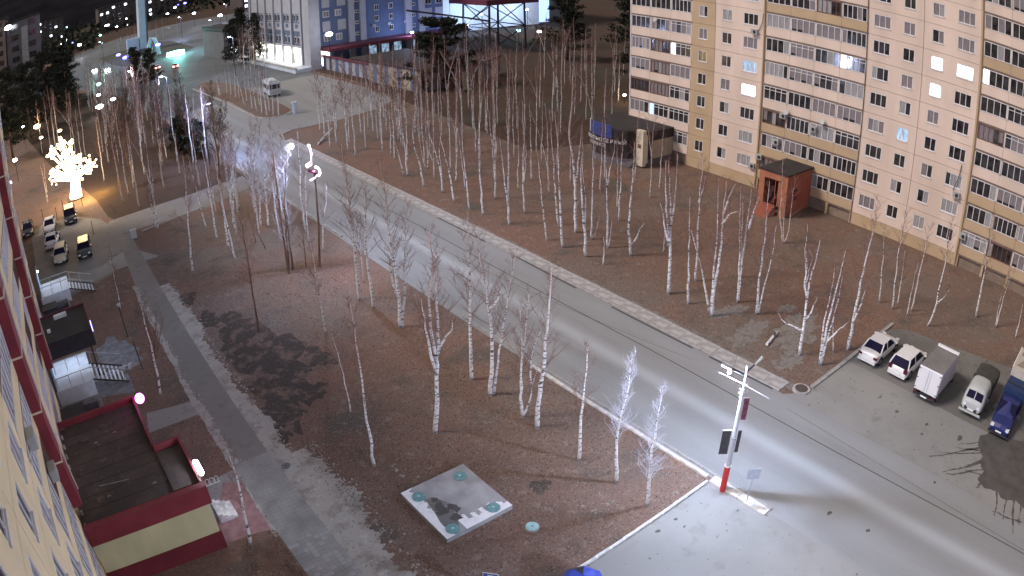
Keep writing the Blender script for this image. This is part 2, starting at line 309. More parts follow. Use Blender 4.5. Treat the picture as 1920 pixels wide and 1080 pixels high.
ragged('sand_verge', 8.25, 10.4, 16, 33, .012, M['sand'], .55, .3, 5)
ragged('sand_verge', 37.0, 37.85, 17.3, 60, .006, M['baresand'], .16, .5, 9)
ragged('worn_path_edge', 5.7, 6.2, 27, 64, .018, M['sand'], .2, .4, 4, True)
# seams of the road
def band(name, x0, x1, y0, y1, z, m, wob=.05, seed=0, step=1.5):
    r = random.Random(seed); b = MB(); y = y0; ph = r.random()*9
    while y < y1:
        f = lambda q: wob*math.sin(q*.21+ph)
        y2 = min(y+step, y1); b.poly([(x0+f(y),y,z),(x1+f(y),y,z),(x1+f(y2),y2,z),(x0+f(y2),y2,z)]); y = y2
    return struct(b.build(name, m))
band('road_seam', 33.55, 33.63, -20, 70, .014, M['crack'], .06, 3)
for i, (x, y0, y1) in enumerate(((36.0,26,34),(36.05,19,24.5),(36.0,38,46),(27.6,-8,3),(36.0,50,58))): band('road_seam', x, x+.16, y0, y1, .016, M['crack'], .08, i+9, .8)
# dark burnt patches in the dry grass
for seed, (cx, cy, rx, ry) in enumerate(((12.6,43,2.4,4.6),(11.2,38.6,1.4,3.2),(10.0,36.2,.7,2.0),(12.2,49.5,1.6,2.6),(15.4,41.6,1.0,1.5),(10.3,52.5,1.1,1.5),(9.8,57.5,.9,1.3),(13.6,38.0,.8,.9),(19.0,22.2,.6,.5),(11.0,47.0,1.2,2.2))):
    r = random.Random(seed+40); ps = []
    for i in range(46):
        t = 2*PI*i/46; k = 1 + .22*math.sin(3*t+seed) + .14*math.sin(7*t+2*seed) + r.uniform(-.13,.13); ps.append((cx+rx*k*math.cos(t), cy+ry*k*math.sin(t)))
    sheet('burnt_grass', ps, .004 + .0004*seed, M['dark_soil'])
for seed, (cx, cy, rx, ry) in enumerate(((44,22,3,1.5),(41,24.5,1.9,1.1),(40,20.2,1.3,.9),(42.5,27.5,1.6,.8),(46.5,24.6,1.1,.5))):
    r = random.Random(seed+90); ps = []
    for i in range(120):
        t = 2*PI*i/120; k = 1 + .25*math.sin(2*t+seed) + .16*math.sin(7*t+seed*2)+.10*math.sin(17*t+seed)+ r.uniform(-.10,.10); ps.append((cx+rx*k*math.cos(t), cy+ry*k*math.sin(t)))
    sheet('bare_sand', ps, .0085 + .0004*seed, M['baresand'])
# vehicle and tree shadow on the parking lot painted as a dark fringed sheet
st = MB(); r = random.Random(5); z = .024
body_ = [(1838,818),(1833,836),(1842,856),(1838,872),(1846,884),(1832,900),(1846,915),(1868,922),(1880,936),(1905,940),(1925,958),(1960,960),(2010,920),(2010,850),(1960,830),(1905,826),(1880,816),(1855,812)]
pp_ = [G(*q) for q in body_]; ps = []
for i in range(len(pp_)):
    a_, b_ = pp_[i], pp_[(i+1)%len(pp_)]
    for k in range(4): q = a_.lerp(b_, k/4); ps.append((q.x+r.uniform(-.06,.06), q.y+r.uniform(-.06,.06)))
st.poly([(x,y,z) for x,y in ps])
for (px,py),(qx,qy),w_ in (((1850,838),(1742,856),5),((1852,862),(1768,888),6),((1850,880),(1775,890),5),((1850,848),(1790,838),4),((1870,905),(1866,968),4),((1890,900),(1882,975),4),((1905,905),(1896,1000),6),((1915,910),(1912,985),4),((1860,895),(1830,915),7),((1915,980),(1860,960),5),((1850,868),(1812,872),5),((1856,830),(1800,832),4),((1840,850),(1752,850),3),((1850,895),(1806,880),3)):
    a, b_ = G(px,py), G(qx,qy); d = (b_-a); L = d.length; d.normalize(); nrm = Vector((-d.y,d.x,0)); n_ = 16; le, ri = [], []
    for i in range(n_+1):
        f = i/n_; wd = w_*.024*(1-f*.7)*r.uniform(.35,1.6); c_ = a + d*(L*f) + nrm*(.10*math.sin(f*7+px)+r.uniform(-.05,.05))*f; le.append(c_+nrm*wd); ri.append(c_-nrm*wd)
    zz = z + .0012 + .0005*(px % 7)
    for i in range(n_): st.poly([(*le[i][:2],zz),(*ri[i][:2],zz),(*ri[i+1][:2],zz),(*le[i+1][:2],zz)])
so_ = st.build('painted_shadow', M['shade_dirt']); struct(so_)
for i, (px,py,s_) in enumerate(((1737,796,.13),(1681,772,.14),(1728,814,.11),(1555,962,.14),(1627,995,.12),(1800,822,.22),(1765,796,.07),(1752,905,.12),(1650,745,.12),(1383,958,.08),(1283,988,.07),(1233,997,.12),(1267,974,.09),(1848,770,.2))):
    c_ = G(px,py); r = random.Random(i); struct(sheet('tar_spot', [(c_.x+s_*r.uniform(.6,1.3)*math.cos(t*PI/5)*1.5, c_.y+s_*r.uniform(.5,1.2)*math.sin(t*PI/5)) for t in range(10)], .021+.0003*i, M['shade_dirt']))

# kerbs: one thing per run, every stone a part
STONE = {}
def kerb(path, w_, h_, step, m, gap=.02, name='kerb', z0=0.0):
    root = struct(thing(name, None, None)); 
    key = (w_, h_, step, m.name); 
    if key not in STONE: STONE[key] = MB().box(-step/2+gap/2, -w_/2, 0, step/2-gap/2, w_/2, h_).data('kerb_stone', m)
    rr = random.Random(int(path[0][0]*10)); carry = 0
    for (ax,ay),(bx,by) in zip(path[:-1], path[1:]):
        L = math.hypot(bx-ax, by-ay); n_ = max(1, round(L/step)); an = math.atan2(by-ay, bx-ax)
        for i in range(n_):
            f = (i+.5)/n_; o = link('kerb_stone', STONE[key], root); o.location = (ax+(bx-ax)*f, ay+(by-ay)*f, z0+rr.uniform(-.02,.012)); o.rotation_euler = (0,0,an+rr.uniform(-.015,.015)); o.scale = (L/n_/step,1,1)
    return root
kerb([(36.35,100.5),(36.35,18.6)], .22, .13, 1.0, M['kerb'])
# pale slab walk along the far side of the road
kerb([(37.05,100),(37.05,18.6)], 1.05, .10, 1.5, M['kerb'], .03, 'kerb_walk')
kerb([(36.6,100.5),(37.6,104.2),(40.3,105.5),(44,104.9)], .25, .13, 1.0, M['kerb'])
kerb([(38.3,17.15),(44,17.0),(51.5,16.75)], .28, .15, 1.0, M['kerb'])
kerb([(26.2,31.5),(26.2,16.6)], .20, .14, 1.0, M['kerb_white'])
kerb([(26.62,40),(26.62,12.3)], .16, .12, 1.0, M['kerb'])
kerb([(25.9,16.35),(12,16.35)], .16, .15, .9, M['kerb_white'])
kerb([(26.25,16.3),(26.25,12.35)], .55, .13, 1.0, M['kerb_white'], .03, 'kerb_island')
kerb([(39.2,170)] + [(39.3,140),(39.0,121.5),(39.6,118.6),(41.3,117.2),(43.4,116.9),(45.4,118.2),(46.3,121)], .35, .14, 2.0, M['kerb'])
kerb([(26.6,60),(26.6,98)], .2, .12, 2.0, M['kerb'])
kerb([(9.6,78.3),(18,79.9)], .18, .12, 1.0, M['kerb'])
M['farasphalt'] = noise_mix(mat('far_asphalt', (.12,.12,.13), .6), [(0,0,0,(.105,.112,.125),0,S1), (.05,.45,.6,(.14,.145,.155),5,S1), (.3,.52,.66,(.09,.095,.105),6,S1)])
sheet('road', [(25.3,142),(39.5,142),(39.5,160),(40.5,170),(43,176),(45,174),(47.5,165),(47.4,152),(64.4,152),(64.5,158),(63,175),(66,200),(72,228),(115,262),(150,330),(150,420),(110,470),(60,470),(20,420),(8,360),(4,300),(10,250),(20,212),(24,180)], .013, M['farasphalt'])
sheet('island_soil', isl0, .06, M['soil'])
sheet('wood_floor', [(8.6,80.5),(17.5,81.8),(25.9,83),(25.2,140),(23.4,180),(19,212),(3,255),(-3,300),(-30,420),(-300,900),(-800,900),(-400,300),(-20,182),(-6.5,178),(0,130),(4,110),(6,97),(6.6,88)], .003, M['fardirt'])
sheet('wood_floor', [(58,70),(62,108),(66,131),(66,200),(72,226),(118,262),(155,330),(155,425),(112,474),(58,474),(10,424),(0,420),(0,3000),(3000,3000),(3000,60),(72,66)], .003, M['fardirt'])
ring = g2((187,110),(215,100),(240,93),(270,83),(300,78),(318,77),(340,82),(365,88),(350,97),(330,106),(290,116),(260,122),(230,125),(210,122),(198,116))
sheet('roundabout_island', ring, .05, M['island'])
# a drain hatch ring at the parking kerb corner
t = thing('manhole', 'brown round manhole ring at the corner of the parking kerb by the road', 'manhole', G(1502,732))
MB().disc((0,0,0), .62, .16, 18).build('ring', M['kerb'], t); MB().disc((0,0,.162), .46, .03, 16).build('cover', M['roofbrown'], t)
def manhole(px, py, r_, m, label, z=0, h=.10, rim=True):
    t = thing('manhole', label, 'manhole', G(px,py,z), rnd.random())
    MB().disc((0,0,0), r_, h, 24).build('ring', M['concrete'] if rim else m, t)
    c_ = MB().disc((0,0,h+.002), r_*.86, .035, 24)
    for i in range(6): a = i*PI/3; c_.box(r_*.5*math.cos(a)-.04, r_*.5*math.sin(a)-.04, h+.037, r_*.5*math.cos(a)+.04, r_*.5*math.sin(a)+.04, h+.05)
    c_.build('cover', m, t); MB().box(-.05,-.02,h+.038,.05,.02,h+.062).build('handle', M['darkmetal'], t)
manhole(998,990,.36,M['manhole_pale'],'pale turquoise manhole lid lying in the grass right of the concrete slab')
manhole(537,878,.33,M['manhole_grey'],'grey round manhole lid beside the footpath and the sand',0,.16)
# the concrete slab with whitewash remains and four green hatches
sl = thing('concrete_slab', 'square grey concrete slab with flaking whitewash and four green hatches in the grass', 'concrete slab', (14.75,23.85,0))
x0,x1,y0,y1 = -2.0,2.02,-2.13,2.15
MB().box(x0,y0,0,x1,y1,.28).build('slab', M['concrete'], sl)
def jag(edge, n_, lo, hi, seed, power=1):
    r = random.Random(seed); return [(i/n_, lo + (hi-lo)*(r.random()**power)) for i in range(n_+1)]
wz = .284
b = MB(); pr = jag(0, 26, .38, .80, 3)                 # strip along the lower left edge
for i in range(26):
    a0,w0 = pr[i]; a1,w1 = pr[i+1]; ya, yb = y0+(y1-y0)*a0, y0+(y1-y0)*a1
    b.poly([(x0,ya,wz),(x0+w0,ya,wz),(x0+w1,yb,wz),(x0,yb,wz)])
b.build('whitewash', M['whitewash'], sl)
b = MB(); r = random.Random(8)                           # field along the lower right edge with finger-like drips
for i in range(22):
    a0, a1 = .30+.70*i/22, .30+.70*(i+1)/22; xa, xb = x0+(x1-x0)*a0, x0+(x1-x0)*a1; d = (1.15 if i < 3 else (.55 if i % 4 < 2 else .95)) * r.uniform(.85,1.1)
    if i > 15: d *= .7
    b.poly([(xa,y0,wz+.001),(xb,y0,wz+.001),(xb,y0+d*r.uniform(.9,1),wz+.001),(xa,y0+d,wz+.001)])
b.build('whitewash', M['whitewash'], sl)
r = random.Random(31); b = MB()
for i in range(70):
    cx_, cy_ = r.choice([(x0+2.1+r.gauss(0,.55), y0+2.0+r.gauss(0,.7)), (x0+1.2+r.gauss(0,.3), y0+2.6+r.gauss(0,.4)), (x0+2.9+r.gauss(0,.4), y0+1.6+r.gauss(0,.4))]); a_ = r.uniform(0,3.1); l_, w2 = r.uniform(.05,.28), r.uniform(.01,.035)
    if not (x0+.1 < cx_-l_ and cx_+l_ < x1-.1 and y0+.1 < cy_-l_ and cy_+l_ < y1-.1): continue
    b.poly([(cx_+l_*math.cos(a_)-w2*math.sin(a_), cy_+l_*math.sin(a_)+w2*math.cos(a_), wz+.005+i*.00003),(cx_-l_*math.cos(a_)-w2*math.sin(a_)*.4, cy_-l_*math.sin(a_)+w2*math.cos(a_)*.4, wz+.005+i*.00003),(cx_-l_*.8*math.cos(a_)+w2*math.sin(a_), cy_-l_*.8*math.sin(a_)-w2*math.cos(a_), wz+.005+i*.00003)])
o = b.build('paint_flakes', M['paving_pale'], sl); o['kind'] = 'stuff'
b = MB()
for i in range(10):
    cx_, cy_ = x0+r.uniform(.7,1.6), y0+r.uniform(1.0,2.9); k = r.uniform(.10,.32); b.poly([(cx_+k*r.uniform(.5,1.2)*math.cos(t_*.7), cy_+k*r.uniform(.5,1.4)*math.sin(t_*.7), wz+.0075+i*.0002) for t_ in range(9)])
o = b.build('dirt_patch', M['shade_dirt'], sl); o['kind'] = 'stuff'
b = MB(); b.poly([(x0+.4,y0+.3,wz+.003),(x0+.9,y0+.2,wz+.003),(x0+1.35,y0+1.0,wz+.003),(x0+1.6,y0+2.1,wz+.003),(x0+1.2,y0+3.0,wz+.003),(x0+.75,y0+3.1,wz+.003),(x0+.65,y0+2.2,wz+.003),(x0+.42,y0+1.2,wz+.003)]); b.build('dirt_patch', M['lotdark'], sl)
for k, (px,py) in enumerate(((862,893),(785,932),(925,952),(849,992))):
    c_ = G(px,py,.3) - Vector((14.75,23.85,0)); h = MB().disc((c_.x,c_.y,.286),.36,.05,22).build('hatch', M['manhole'], sl); MB().disc((c_.x,c_.y,.338),.25,.02,18).build('lid', M['manhole'], h); MB().disc((c_.x,c_.y,.359),.07,.02,10).build('knob', M['manhole_pale'], h)
# paving blocks on the near end of the footpath, each a piece
pv = MB().box(-.143,-.143,0,.143,.143,.008); pvd = [pv.data('paver', M['paving']), pv.data('paver', M['paving_pale'])]
fp = bpy.data.objects['footpath']; r = random.Random(2); k = 0
y = 16.0
stuffpv = MB()
while y < 34:
    x = 6.05
    while x < 8.2:
        pale = r.random() < .32
        if y < 26.5 and pale and k < 290: o = link('paver', pvd[1], fp); o.location = (x,y,.016); k += 1
        elif not pale or y >= 26.5: stuffpv.box(x-.143,y-.143,.0145,x+.143,y+.143,.020)
        x += .3
    y += .3
o = stuffpv.build('paver', M['paving'], fp); o['kind'] = 'stuff'

# ------------------------------------------------------------------ panel blocks
FL, Z0 = 2.78, 1.30
def pane_mats(): return [M['glass'], M['curtain'], M['greyglass'], M['lit'], M['litblue'], M['litdim']]
def window(parent, P, s, yc, zt, w_, h_, n, rr, lit=None, name='window', frame='frame', transom=False, sill=True, single=True):
    """frame + panes; P(x,y,z) in building coordinates, s = outward direction of the facade along x"""
    fr = MB(); t = .075; x1 = P + s*.02; x0 = P - s*.10
    ya, yb, za = yc-w_/2, yc+w_/2, zt-h_
    fr.box(x0,ya,zt-t,x1,yb,zt).box(x0,ya,za,x1,yb,za+t).box(x0,ya,za,x1,ya+t,zt).box(x0,yb-t,za,x1,yb,zt)
    if n == 3: cuts = [ya+w_*.30, ya+w_*.70] if rr.random() < .8 else [ya+w_/3, ya+w_*2/3]
    elif n == 2: cuts = [ya+w_*.45]
    else: cuts = [ya+w_*i/n for i in range(1,n)]
    for c_ in cuts: fr.box(x0,c_-t*.45,za+t,x1-s*.004,c_+t*.45,zt-t)
    if transom: fr.box(x0+s*.004,ya+t,zt-h_*.28,x1-s*.008,yb-t,zt-h_*.28+t*.7)
    if sill: fr.box(P+s*.004,ya-.05,za-.05,P+s*.10,yb+.05,za)
    o = fr.build(name, M[frame], parent)
    ed = [ya] + cuts + [yb]; base = rr.choice([0,0,0,1,1,2]) if lit is None else lit
    if single:
        for a_, b_ in zip(ed[:-1], ed[1:]):
            mm = base if (lit is not None or rr.random() < .8) else rr.choice([0,1,2])
            mb = MB(); mb.box(P-s*.06, a_+t*.4, za+t*.6, P-s*.045, b_-t*.4, zt-t*.6); mb.build('pane', pane_mats()[mm], o)
    else:
        mb = MB()
        for a_, b_ in zip(ed[:-1], ed[1:]):
            mm = (base if rr.random() < .72 else rr.choice([0,1,2])) if lit is None else (lit if b_ == ed[-1] else 0)
            mb.box(P-s*.06, a_+t*.3, za+t*.6, P-s*.045, b_-t*.3, zt-t*.6, mm)
            if lit is None and mm == 1 and rr.random() < .25: mb.box(P-s*.043, a_+t*.4, za+t*.6, P-s*.04, b_-t*.4, za+.35, 0)
        mb.build('glazing', pane_mats(), o)
    return o
def panel(parent, P, s, ya, yb, za, zb, holes, m, thick=.22, gap=.035, name='wall_panel'):
    """one facade panel with its window openings cut; edges leave a recessed joint"""
    ya += gap/2; yb -= gap/2; za += gap/2; zb -= gap/2; mb = MB(); xa, xb = P - s*thick, P; hs = sorted(holes); y = ya
    for (h0,h1,v0,v1) in hs:
        mb.box(xa,y,za,xb,h0,zb); mb.box(xa,h0,za,xb,h1,v0); mb.box(xa,h0,v1,xb,h1,zb); y = h1
    mb.box(xa,y,za,xb,yb,zb); return mb.build(name, M[m], parent)
def block(label, P, s, secs, floors, seed, lits, main, ochre_low, ochre_high, name='apartment_building', depth=13, skip=lambda y,f: False, loc=(0,0,0), zoff=Z0, depthcap=True):
    rr = random.Random(seed); B = thing(name, label, 'apartment building', loc)
    ys = [q for sc_ in secs for q in sc_[1:3]]; ymin, ymax = min(ys), max(ys); top = zoff + FL*floors
    core = MB(); core.box(P-s*.23, ymin, 0, P-s*depth, ymax, top+.6)
    core.build('wall', M['core'], B)
    MB().box(P-s*.0, ymin-.1, top+.602, P-s*depth, ymax+.1, top+.9).build('roof', M['roofbrown'], B)
    for sec in secs:
        kind, ya, yb = sec[:3]; wl = yb-ya
        if kind in 'PQO':
            panel(B, P, s, ya, yb, 0, zoff, [], ochre_low)
            for f in range(floors):
                za, zb = zoff+FL*f, zoff+FL*(f+1); zt = zb-.50
                if skip((ya+yb)/2, f): panel(B,P,s,ya,yb,za,zb,[],main); continue
                if kind == 'O': ws = [(ya+wl*.51, 1.3, 2)]; mm = ochre_low
                elif kind == 'P': ws = [(ya+1.70 if sec[3] else yb-1.70, 2.03, 3), (yb-1.68 if sec[3] else ya+1.68, 1.4, 2)]; mm = main
                ws.sort(); holes = [(c_-w_/2, c_+w_/2, zt-1.35, zt) for c_, w_, n in ws]
                panel(B, P, s, ya, yb, za, zb, holes, mm)
                for c_, w_, n in ws:
                    L = lits.get((round(c_), f), None); 
                    window(B, P-s*.03, s, c_, zt, w_, 1.35, n, rr, L)
        elif kind == 'B':
            n = sec[3]; bw = wl/n
            MB().box(P-s*1.6, ya+.2, 0, P-s*.25, yb-.2, zoff-.25).build('plinth', M['core'], B)
            for j in range(n+1): MB().box(P-s*1.5, ya+bw*j-(.14 if j else 0), 0, P-s*.0, ya+bw*j+(.14 if j<n else 0), zoff-.02).build('pillar', M[ochre_low], B)
            for f in range(floors):
                za = zoff+FL*f; oh = sec[4] if len(sec) > 4 else ochre_high; mm = 'ochre' if (f < oh[0] or f in oh[1:]) else main
                MB().box(P-s*1.2, ya, za-.12, P-s*.02, yb, za+.06).build('balcony_slab', M['joint'], B)
                for j in range(n):
                    a_, b_ = ya+bw*j, ya+bw*(j+1); panel(B, P, s, a_, b_, za+.065, za+1.10, [], mm, .12, .03, 'balcony_panel')
                    style = rr.random(); L = lits.get((round((a_+b_)/2), f), None)
                    nn = 4 if style < .7 else 5
                    o = window(B, P-s*.02, s, (a_+b_)/2, za+FL-.14, bw-(.10 if style<.6 else .22), FL-1.14-.12, nn, rr, L, 'balcony_window', 'brownframe' if style > .90 else 'frame', transom=(.3<style<.52), sill=False, single=False)
                for j in range(n+1): MB().box(P-s*1.2, ya+bw*j-.04, za+1.105, P-s*.025, ya+bw*j+.04, za+FL-.125).build('divider', M[main], B)
                MB().box(P-s*1.1, ya+.05, za+1.1, P-s*1.0, yb-.05, za+FL-.13).build('loggia_wall', M['core'], B)
    return B
litR = {(45,3):3,(45,4):5,(22,6):3,(22,5):3,(19,6):3,(25,3):5,(55,4):3,(59,1):4,(32,5):3,(15,6):3,(5,1):5,(2,5):5}
# 2-pane / 3-pane order differs between the halves: flag 0 = three-pane window at the near (low y) ... handled by flag
secR = [('B',53.75,63.5,3,(0,)),('O',50.25,53.73,1),('P',43.55,50.23,1),('B',30.32,43.15,4),('P',23.65,30.28,0),('P',16.95,23.63,1),('B',3.6,16.6,4),('P',-3.1,3.58,0),('P',-9.8,-3.12,1)]
BR = block('long pink and ochre panel apartment block with glazed balconies beyond the parked cars', 69.3, -1, secR, 10, 11, litR, 'pinkpanel', 'ochre', (3,7), skip=lambda y,f: False)
# corner strip, drain pipes, joints
MB().box(69.24,63.5,0,69.9,63.62,29.6).build('corner_trim', M['frame'], BR)
for y in (43.35, 16.78): MB().tube([(69.18,y,.2),(69.18,y,29.6)], .09, 8).build('drain_pipe', M['ochre'], BR); MB().box(69.28,y-.2,0,69.5,y+.2,29.6).build('pier', M['ochre'], BR)
MB().tube([(69.22,30.3,.2),(69.22,30.3,26.8)], .05, 6).build('drain_pipe', M['joint'], BR)
for (y, z) in ((44.6,18.2),(40.2,9.4),(36.2,8.9),(18.0,7.2),(40.9,6.2),(43.0,3.9),(16.4,3.4),(43.9,2.6)):
    a_ = MB(); a_.box(68.9,y-.4,z-.3,69.25,y+.4,z+.3); o = a_.build('air_conditioner', M['cargrey'], BR); MB().tube([(68.89,y-.1,z),(68.86,y-.1,z)], .2, 12).build('fan_grille', M['darkmetal'], o)
for (y, z) in ((39.7,9.9),(35.0,10.0),(59.2,17.6)): MB().tube([(68.95,y,z),(68.85,y,z+.05)], .32, 14).build('satellite_dish', M['cargrey'], BR)
for a_ in ((44.2,19.6,18.4),(18.6,9.4,7.5)): MB().tube([(69.2,a_[0]-.7,a_[1]+.9),(69.15,a_[0]-.6,a_[1]-.2),(69.2,a_[0]-.1,a_[2])], .04, 5).build('cable', M['darkmetal'], BR)

litL = {(18.0,4):None}
secL = [('P',2.2,8.9,0),('P',8.92,15.6,1),('P',15.62,22.3,0),('B',22.35,28.6,2),('P',30.0,36.7,1),('B',36.75,46.2,3),('P',47.6,54.2,0),('B',54.25,59.5,2)]
BL = block('tall cream panel apartment block seen edge-on at the left with dark red vertical fins', -4.1, 1, secL, 9, 23, litL, 'cream', 'cream', (0,))
for (ya, yb, zb) in ((28.62,29.98,5.0),(46.22,47.58,3.6)):
    z = zb; 
    while z < 26.2:
        z2 = min(z+FL-.10, 26.4); MB().box(-4.5,ya,z,-3.55,yb,z2).build('red_panel', M['red'], BL); MB().box(-4.5,ya-.01,z2+.002,-3.52,yb+.01,z2+.098).build('trim_strip', M['beigetrim'], BL); z += FL
    MB().box(-3.62,yb+.002,zb,-3.50,yb+.10,26.4).build('trim_strip', M['beigetrim'], BL)
for y,z in ((26.2,9.0),(31.5,12.0),(50.0,8.2),(24.1,12.1)):
    MB().box(-4.08,y-.4,z-.3,-3.7,y+.4,z+.3).build('air_conditioner', M['cargrey'], BL)
wg = thing('apartment_wing', 'set-back darker wing of the cream apartment block beyond its far corner', 'apartment building', (0,0,0))
MB().box(-18,59.7,0,-6.6,92,27).build('wall', M['townpink'], wg); MB().box(-18.2,59.65,27.01,-6.4,92.2,27.4).build('roof', M['darkroof'], wg)
for f in range(9):
    for k in range(8): w_ = MB().box(-6.6,61.2+3.9*k,2.1+FL*f,-6.52,62.9+3.9*k,3.5+FL*f).build('window', M['frame'], wg); MB().box(-6.515,61.3+3.9*k,2.2+FL*f,-6.50,62.8+3.9*k,3.4+FL*f).build('pane', M['glass'], w_)
# ------------------------------------------------------------------ annex with brown roof, red parapet, yellow wall
ax = thing('shop_annex', 'single storey annex with brown bitumen roof, dark red parapet and yellow side wall', 'annex', (0,0,0))
fp_ = [(-4.05,27.9),(3.0,27.9),(3.0,32.6),(1.5,32.6),(1.5,38.2),(-4.05,38.2)]
MB().prism(fp_, 0, 3.55).build('wall', M['red'], ax)
MB().prism([(-4.0,28.16),(2.97,28.16),(2.97,32.58),(1.44,32.58),(1.44,38.16),(-4.0,38.16)], 3.551, 3.60).build('roof', M['roofbrown'], ax)
MB().box(-4.05,27.78,1.15,3.0,27.898,3.1).build('yellow_cladding', M['yellow'], ax)
for i in range(8): MB().box(-4.05+.9*i,27.765,1.15,-4.03+.9*i,27.779,3.1).build('cladding_seam', M['yellow'], ax)
b_ = MB(); b_.box(-4.05,27.72,3.1,3.15,28.15,4.22); b_.build('parapet', M['red'], ax)
MB().box(-4.05,27.70,0,3.08,27.9,1.14).build('base_band', M['redroof'], ax)
for q in ((2.99,28.155,3.14,32.75),(1.50,32.60,2.985,32.75),(1.45,32.755,1.60,38.32),(-4.05,38.18,1.445,38.32)):
    MB().box(q[0],q[1],3.61,q[2],q[3],4.05).build('parapet', M['redroof'], ax)
MB().box(1.52,28.9,3.601,2.93,32.5,3.68).build('roof_step', M['roofbrown'], ax)
MB().box(3.02,29.0,.1,3.06,32.2,2.6).build('shop_window', M['glass'], ax)
for i in range(9): MB().box(-4.0, 28.6+i*1.05, 3.62, -3.86, 28.72+i*1.05, 3.9).build('roof_vent', M['kerb'], ax)
for i,(px,py) in enumerate(((215,810),(205,930),(290,905),(180,830),(320,870))):
    c_ = G(px,py,3.62); MB().box(c_.x-.12,c_.y-.03,3.61,c_.x+.12,c_.y+.03,3.64).build('debris', M['pale_litter'], ax)
for i in range(9): MB().box(-3.9,28.9+i*1.02,3.602,1.40 if i > 3 else 2.9,28.93+i*1.02,3.612).build('roof_seam', M['darkroof'], ax)
for i,(x_,y_,a_,b_) in enumerate(((-2.8,30.2,.9,.5),(-.5,33.4,.7,1.1),(.6,30.6,1.2,.4),(-3.0,35.8,.8,.6),(-1.4,36.6,1.3,.5),(1.9,31.4,.5,.7))): MB().box(x_,y_,3.603,x_+a_,y_+b_,3.609+.001*i).build('roof_patch', M['dark_soil'], ax)
MB().tube([(-2.4,31.5,3.64),(-.6,31.2,3.63)],.02,4).build('cable', M['kerb'], ax)
# lamps at the annex
def lampball(px, py, z, r_, mname, label, P_, col, cat='lamp', long=None, power=None):
    c_ = G(px, py, z); t = thing('wall_lamp', label, cat, c_)
    if long: 
        mb = MB(); mb.tube([(0,-long,0),(0,-long*.8,.03),(0,long*.8,.03),(0,long,0)], [r_*.5,r_,r_,r_*.5], 10); mb.build('lens', M[mname], t)
    else: MB().ball((0,0,0), r_, 0, 14, 10).build('lens', M[mname], t, True)
    MB().box(-.16,-.04,-.25,-.05,.04,-.1).build('bracket', M['darkmetal'], t)
    if P_: 
        l = bpy.data.lights.new('lamp_light','POINT'); l.energy = P_; l.color = col; l.shadow_soft_size = .15; o = bpy.data.objects.new('lamp_light', l); COL.objects.link(o); o.parent = t; o.location = (.1,0,r_+.2)
    return t
lampball(262,747,4.15,.31,'lampmagenta','round lamp glowing magenta on the far corner of the annex parapet',35,(1,.35,.95))
lampball(372,877,4.0,.16,'lampwhite','long oval lamp glowing blue-white on the annex front edge',120,(.75,.82,1),long=.62)
# steps, rack and pink paving by the annex
sheet('shop_paving', g2((418,905),(462,905),(512,992),(478,1000),(425,1020),(405,980)), .016, M['pinktile'])
sheet('annex_walk', g2((275,775),(362,752),(378,775),(280,812)), .012, M['lot'])
sheet('annex_walk', [(3.1,29.4),(5.9,29.2),(5.9,33.5),(3.1,33.0)], .010, M['paving'])
bk = thing('bicycle_rack', 'small white metal rack of hoops beside the annex under the oval lamp', 'rack', G(388,912)); bk.scale = (.6,.6,.6)
for i in range(3): MB().tube([(i*.5,0,0),(i*.5,0,.7),(i*.5+.18,0,.82),(i*.5+.36,0,.7),(i*.5+.36,0,0)], .03, 6).build('hoop', M['frame'], bk)
MB().box(-.1,-.03,.02,1.5,.03,.06).build('rail', M['frame'], bk)
ss = thing('steps', 'short flight of white edged steps at the annex door', 'steps', (3.4,30.2,0))
for i in range(4): MB().box(.28*i,-.7,0,.28*(i+1),.7,.62-.15*i).build('tread', M['kerb_white'], ss)
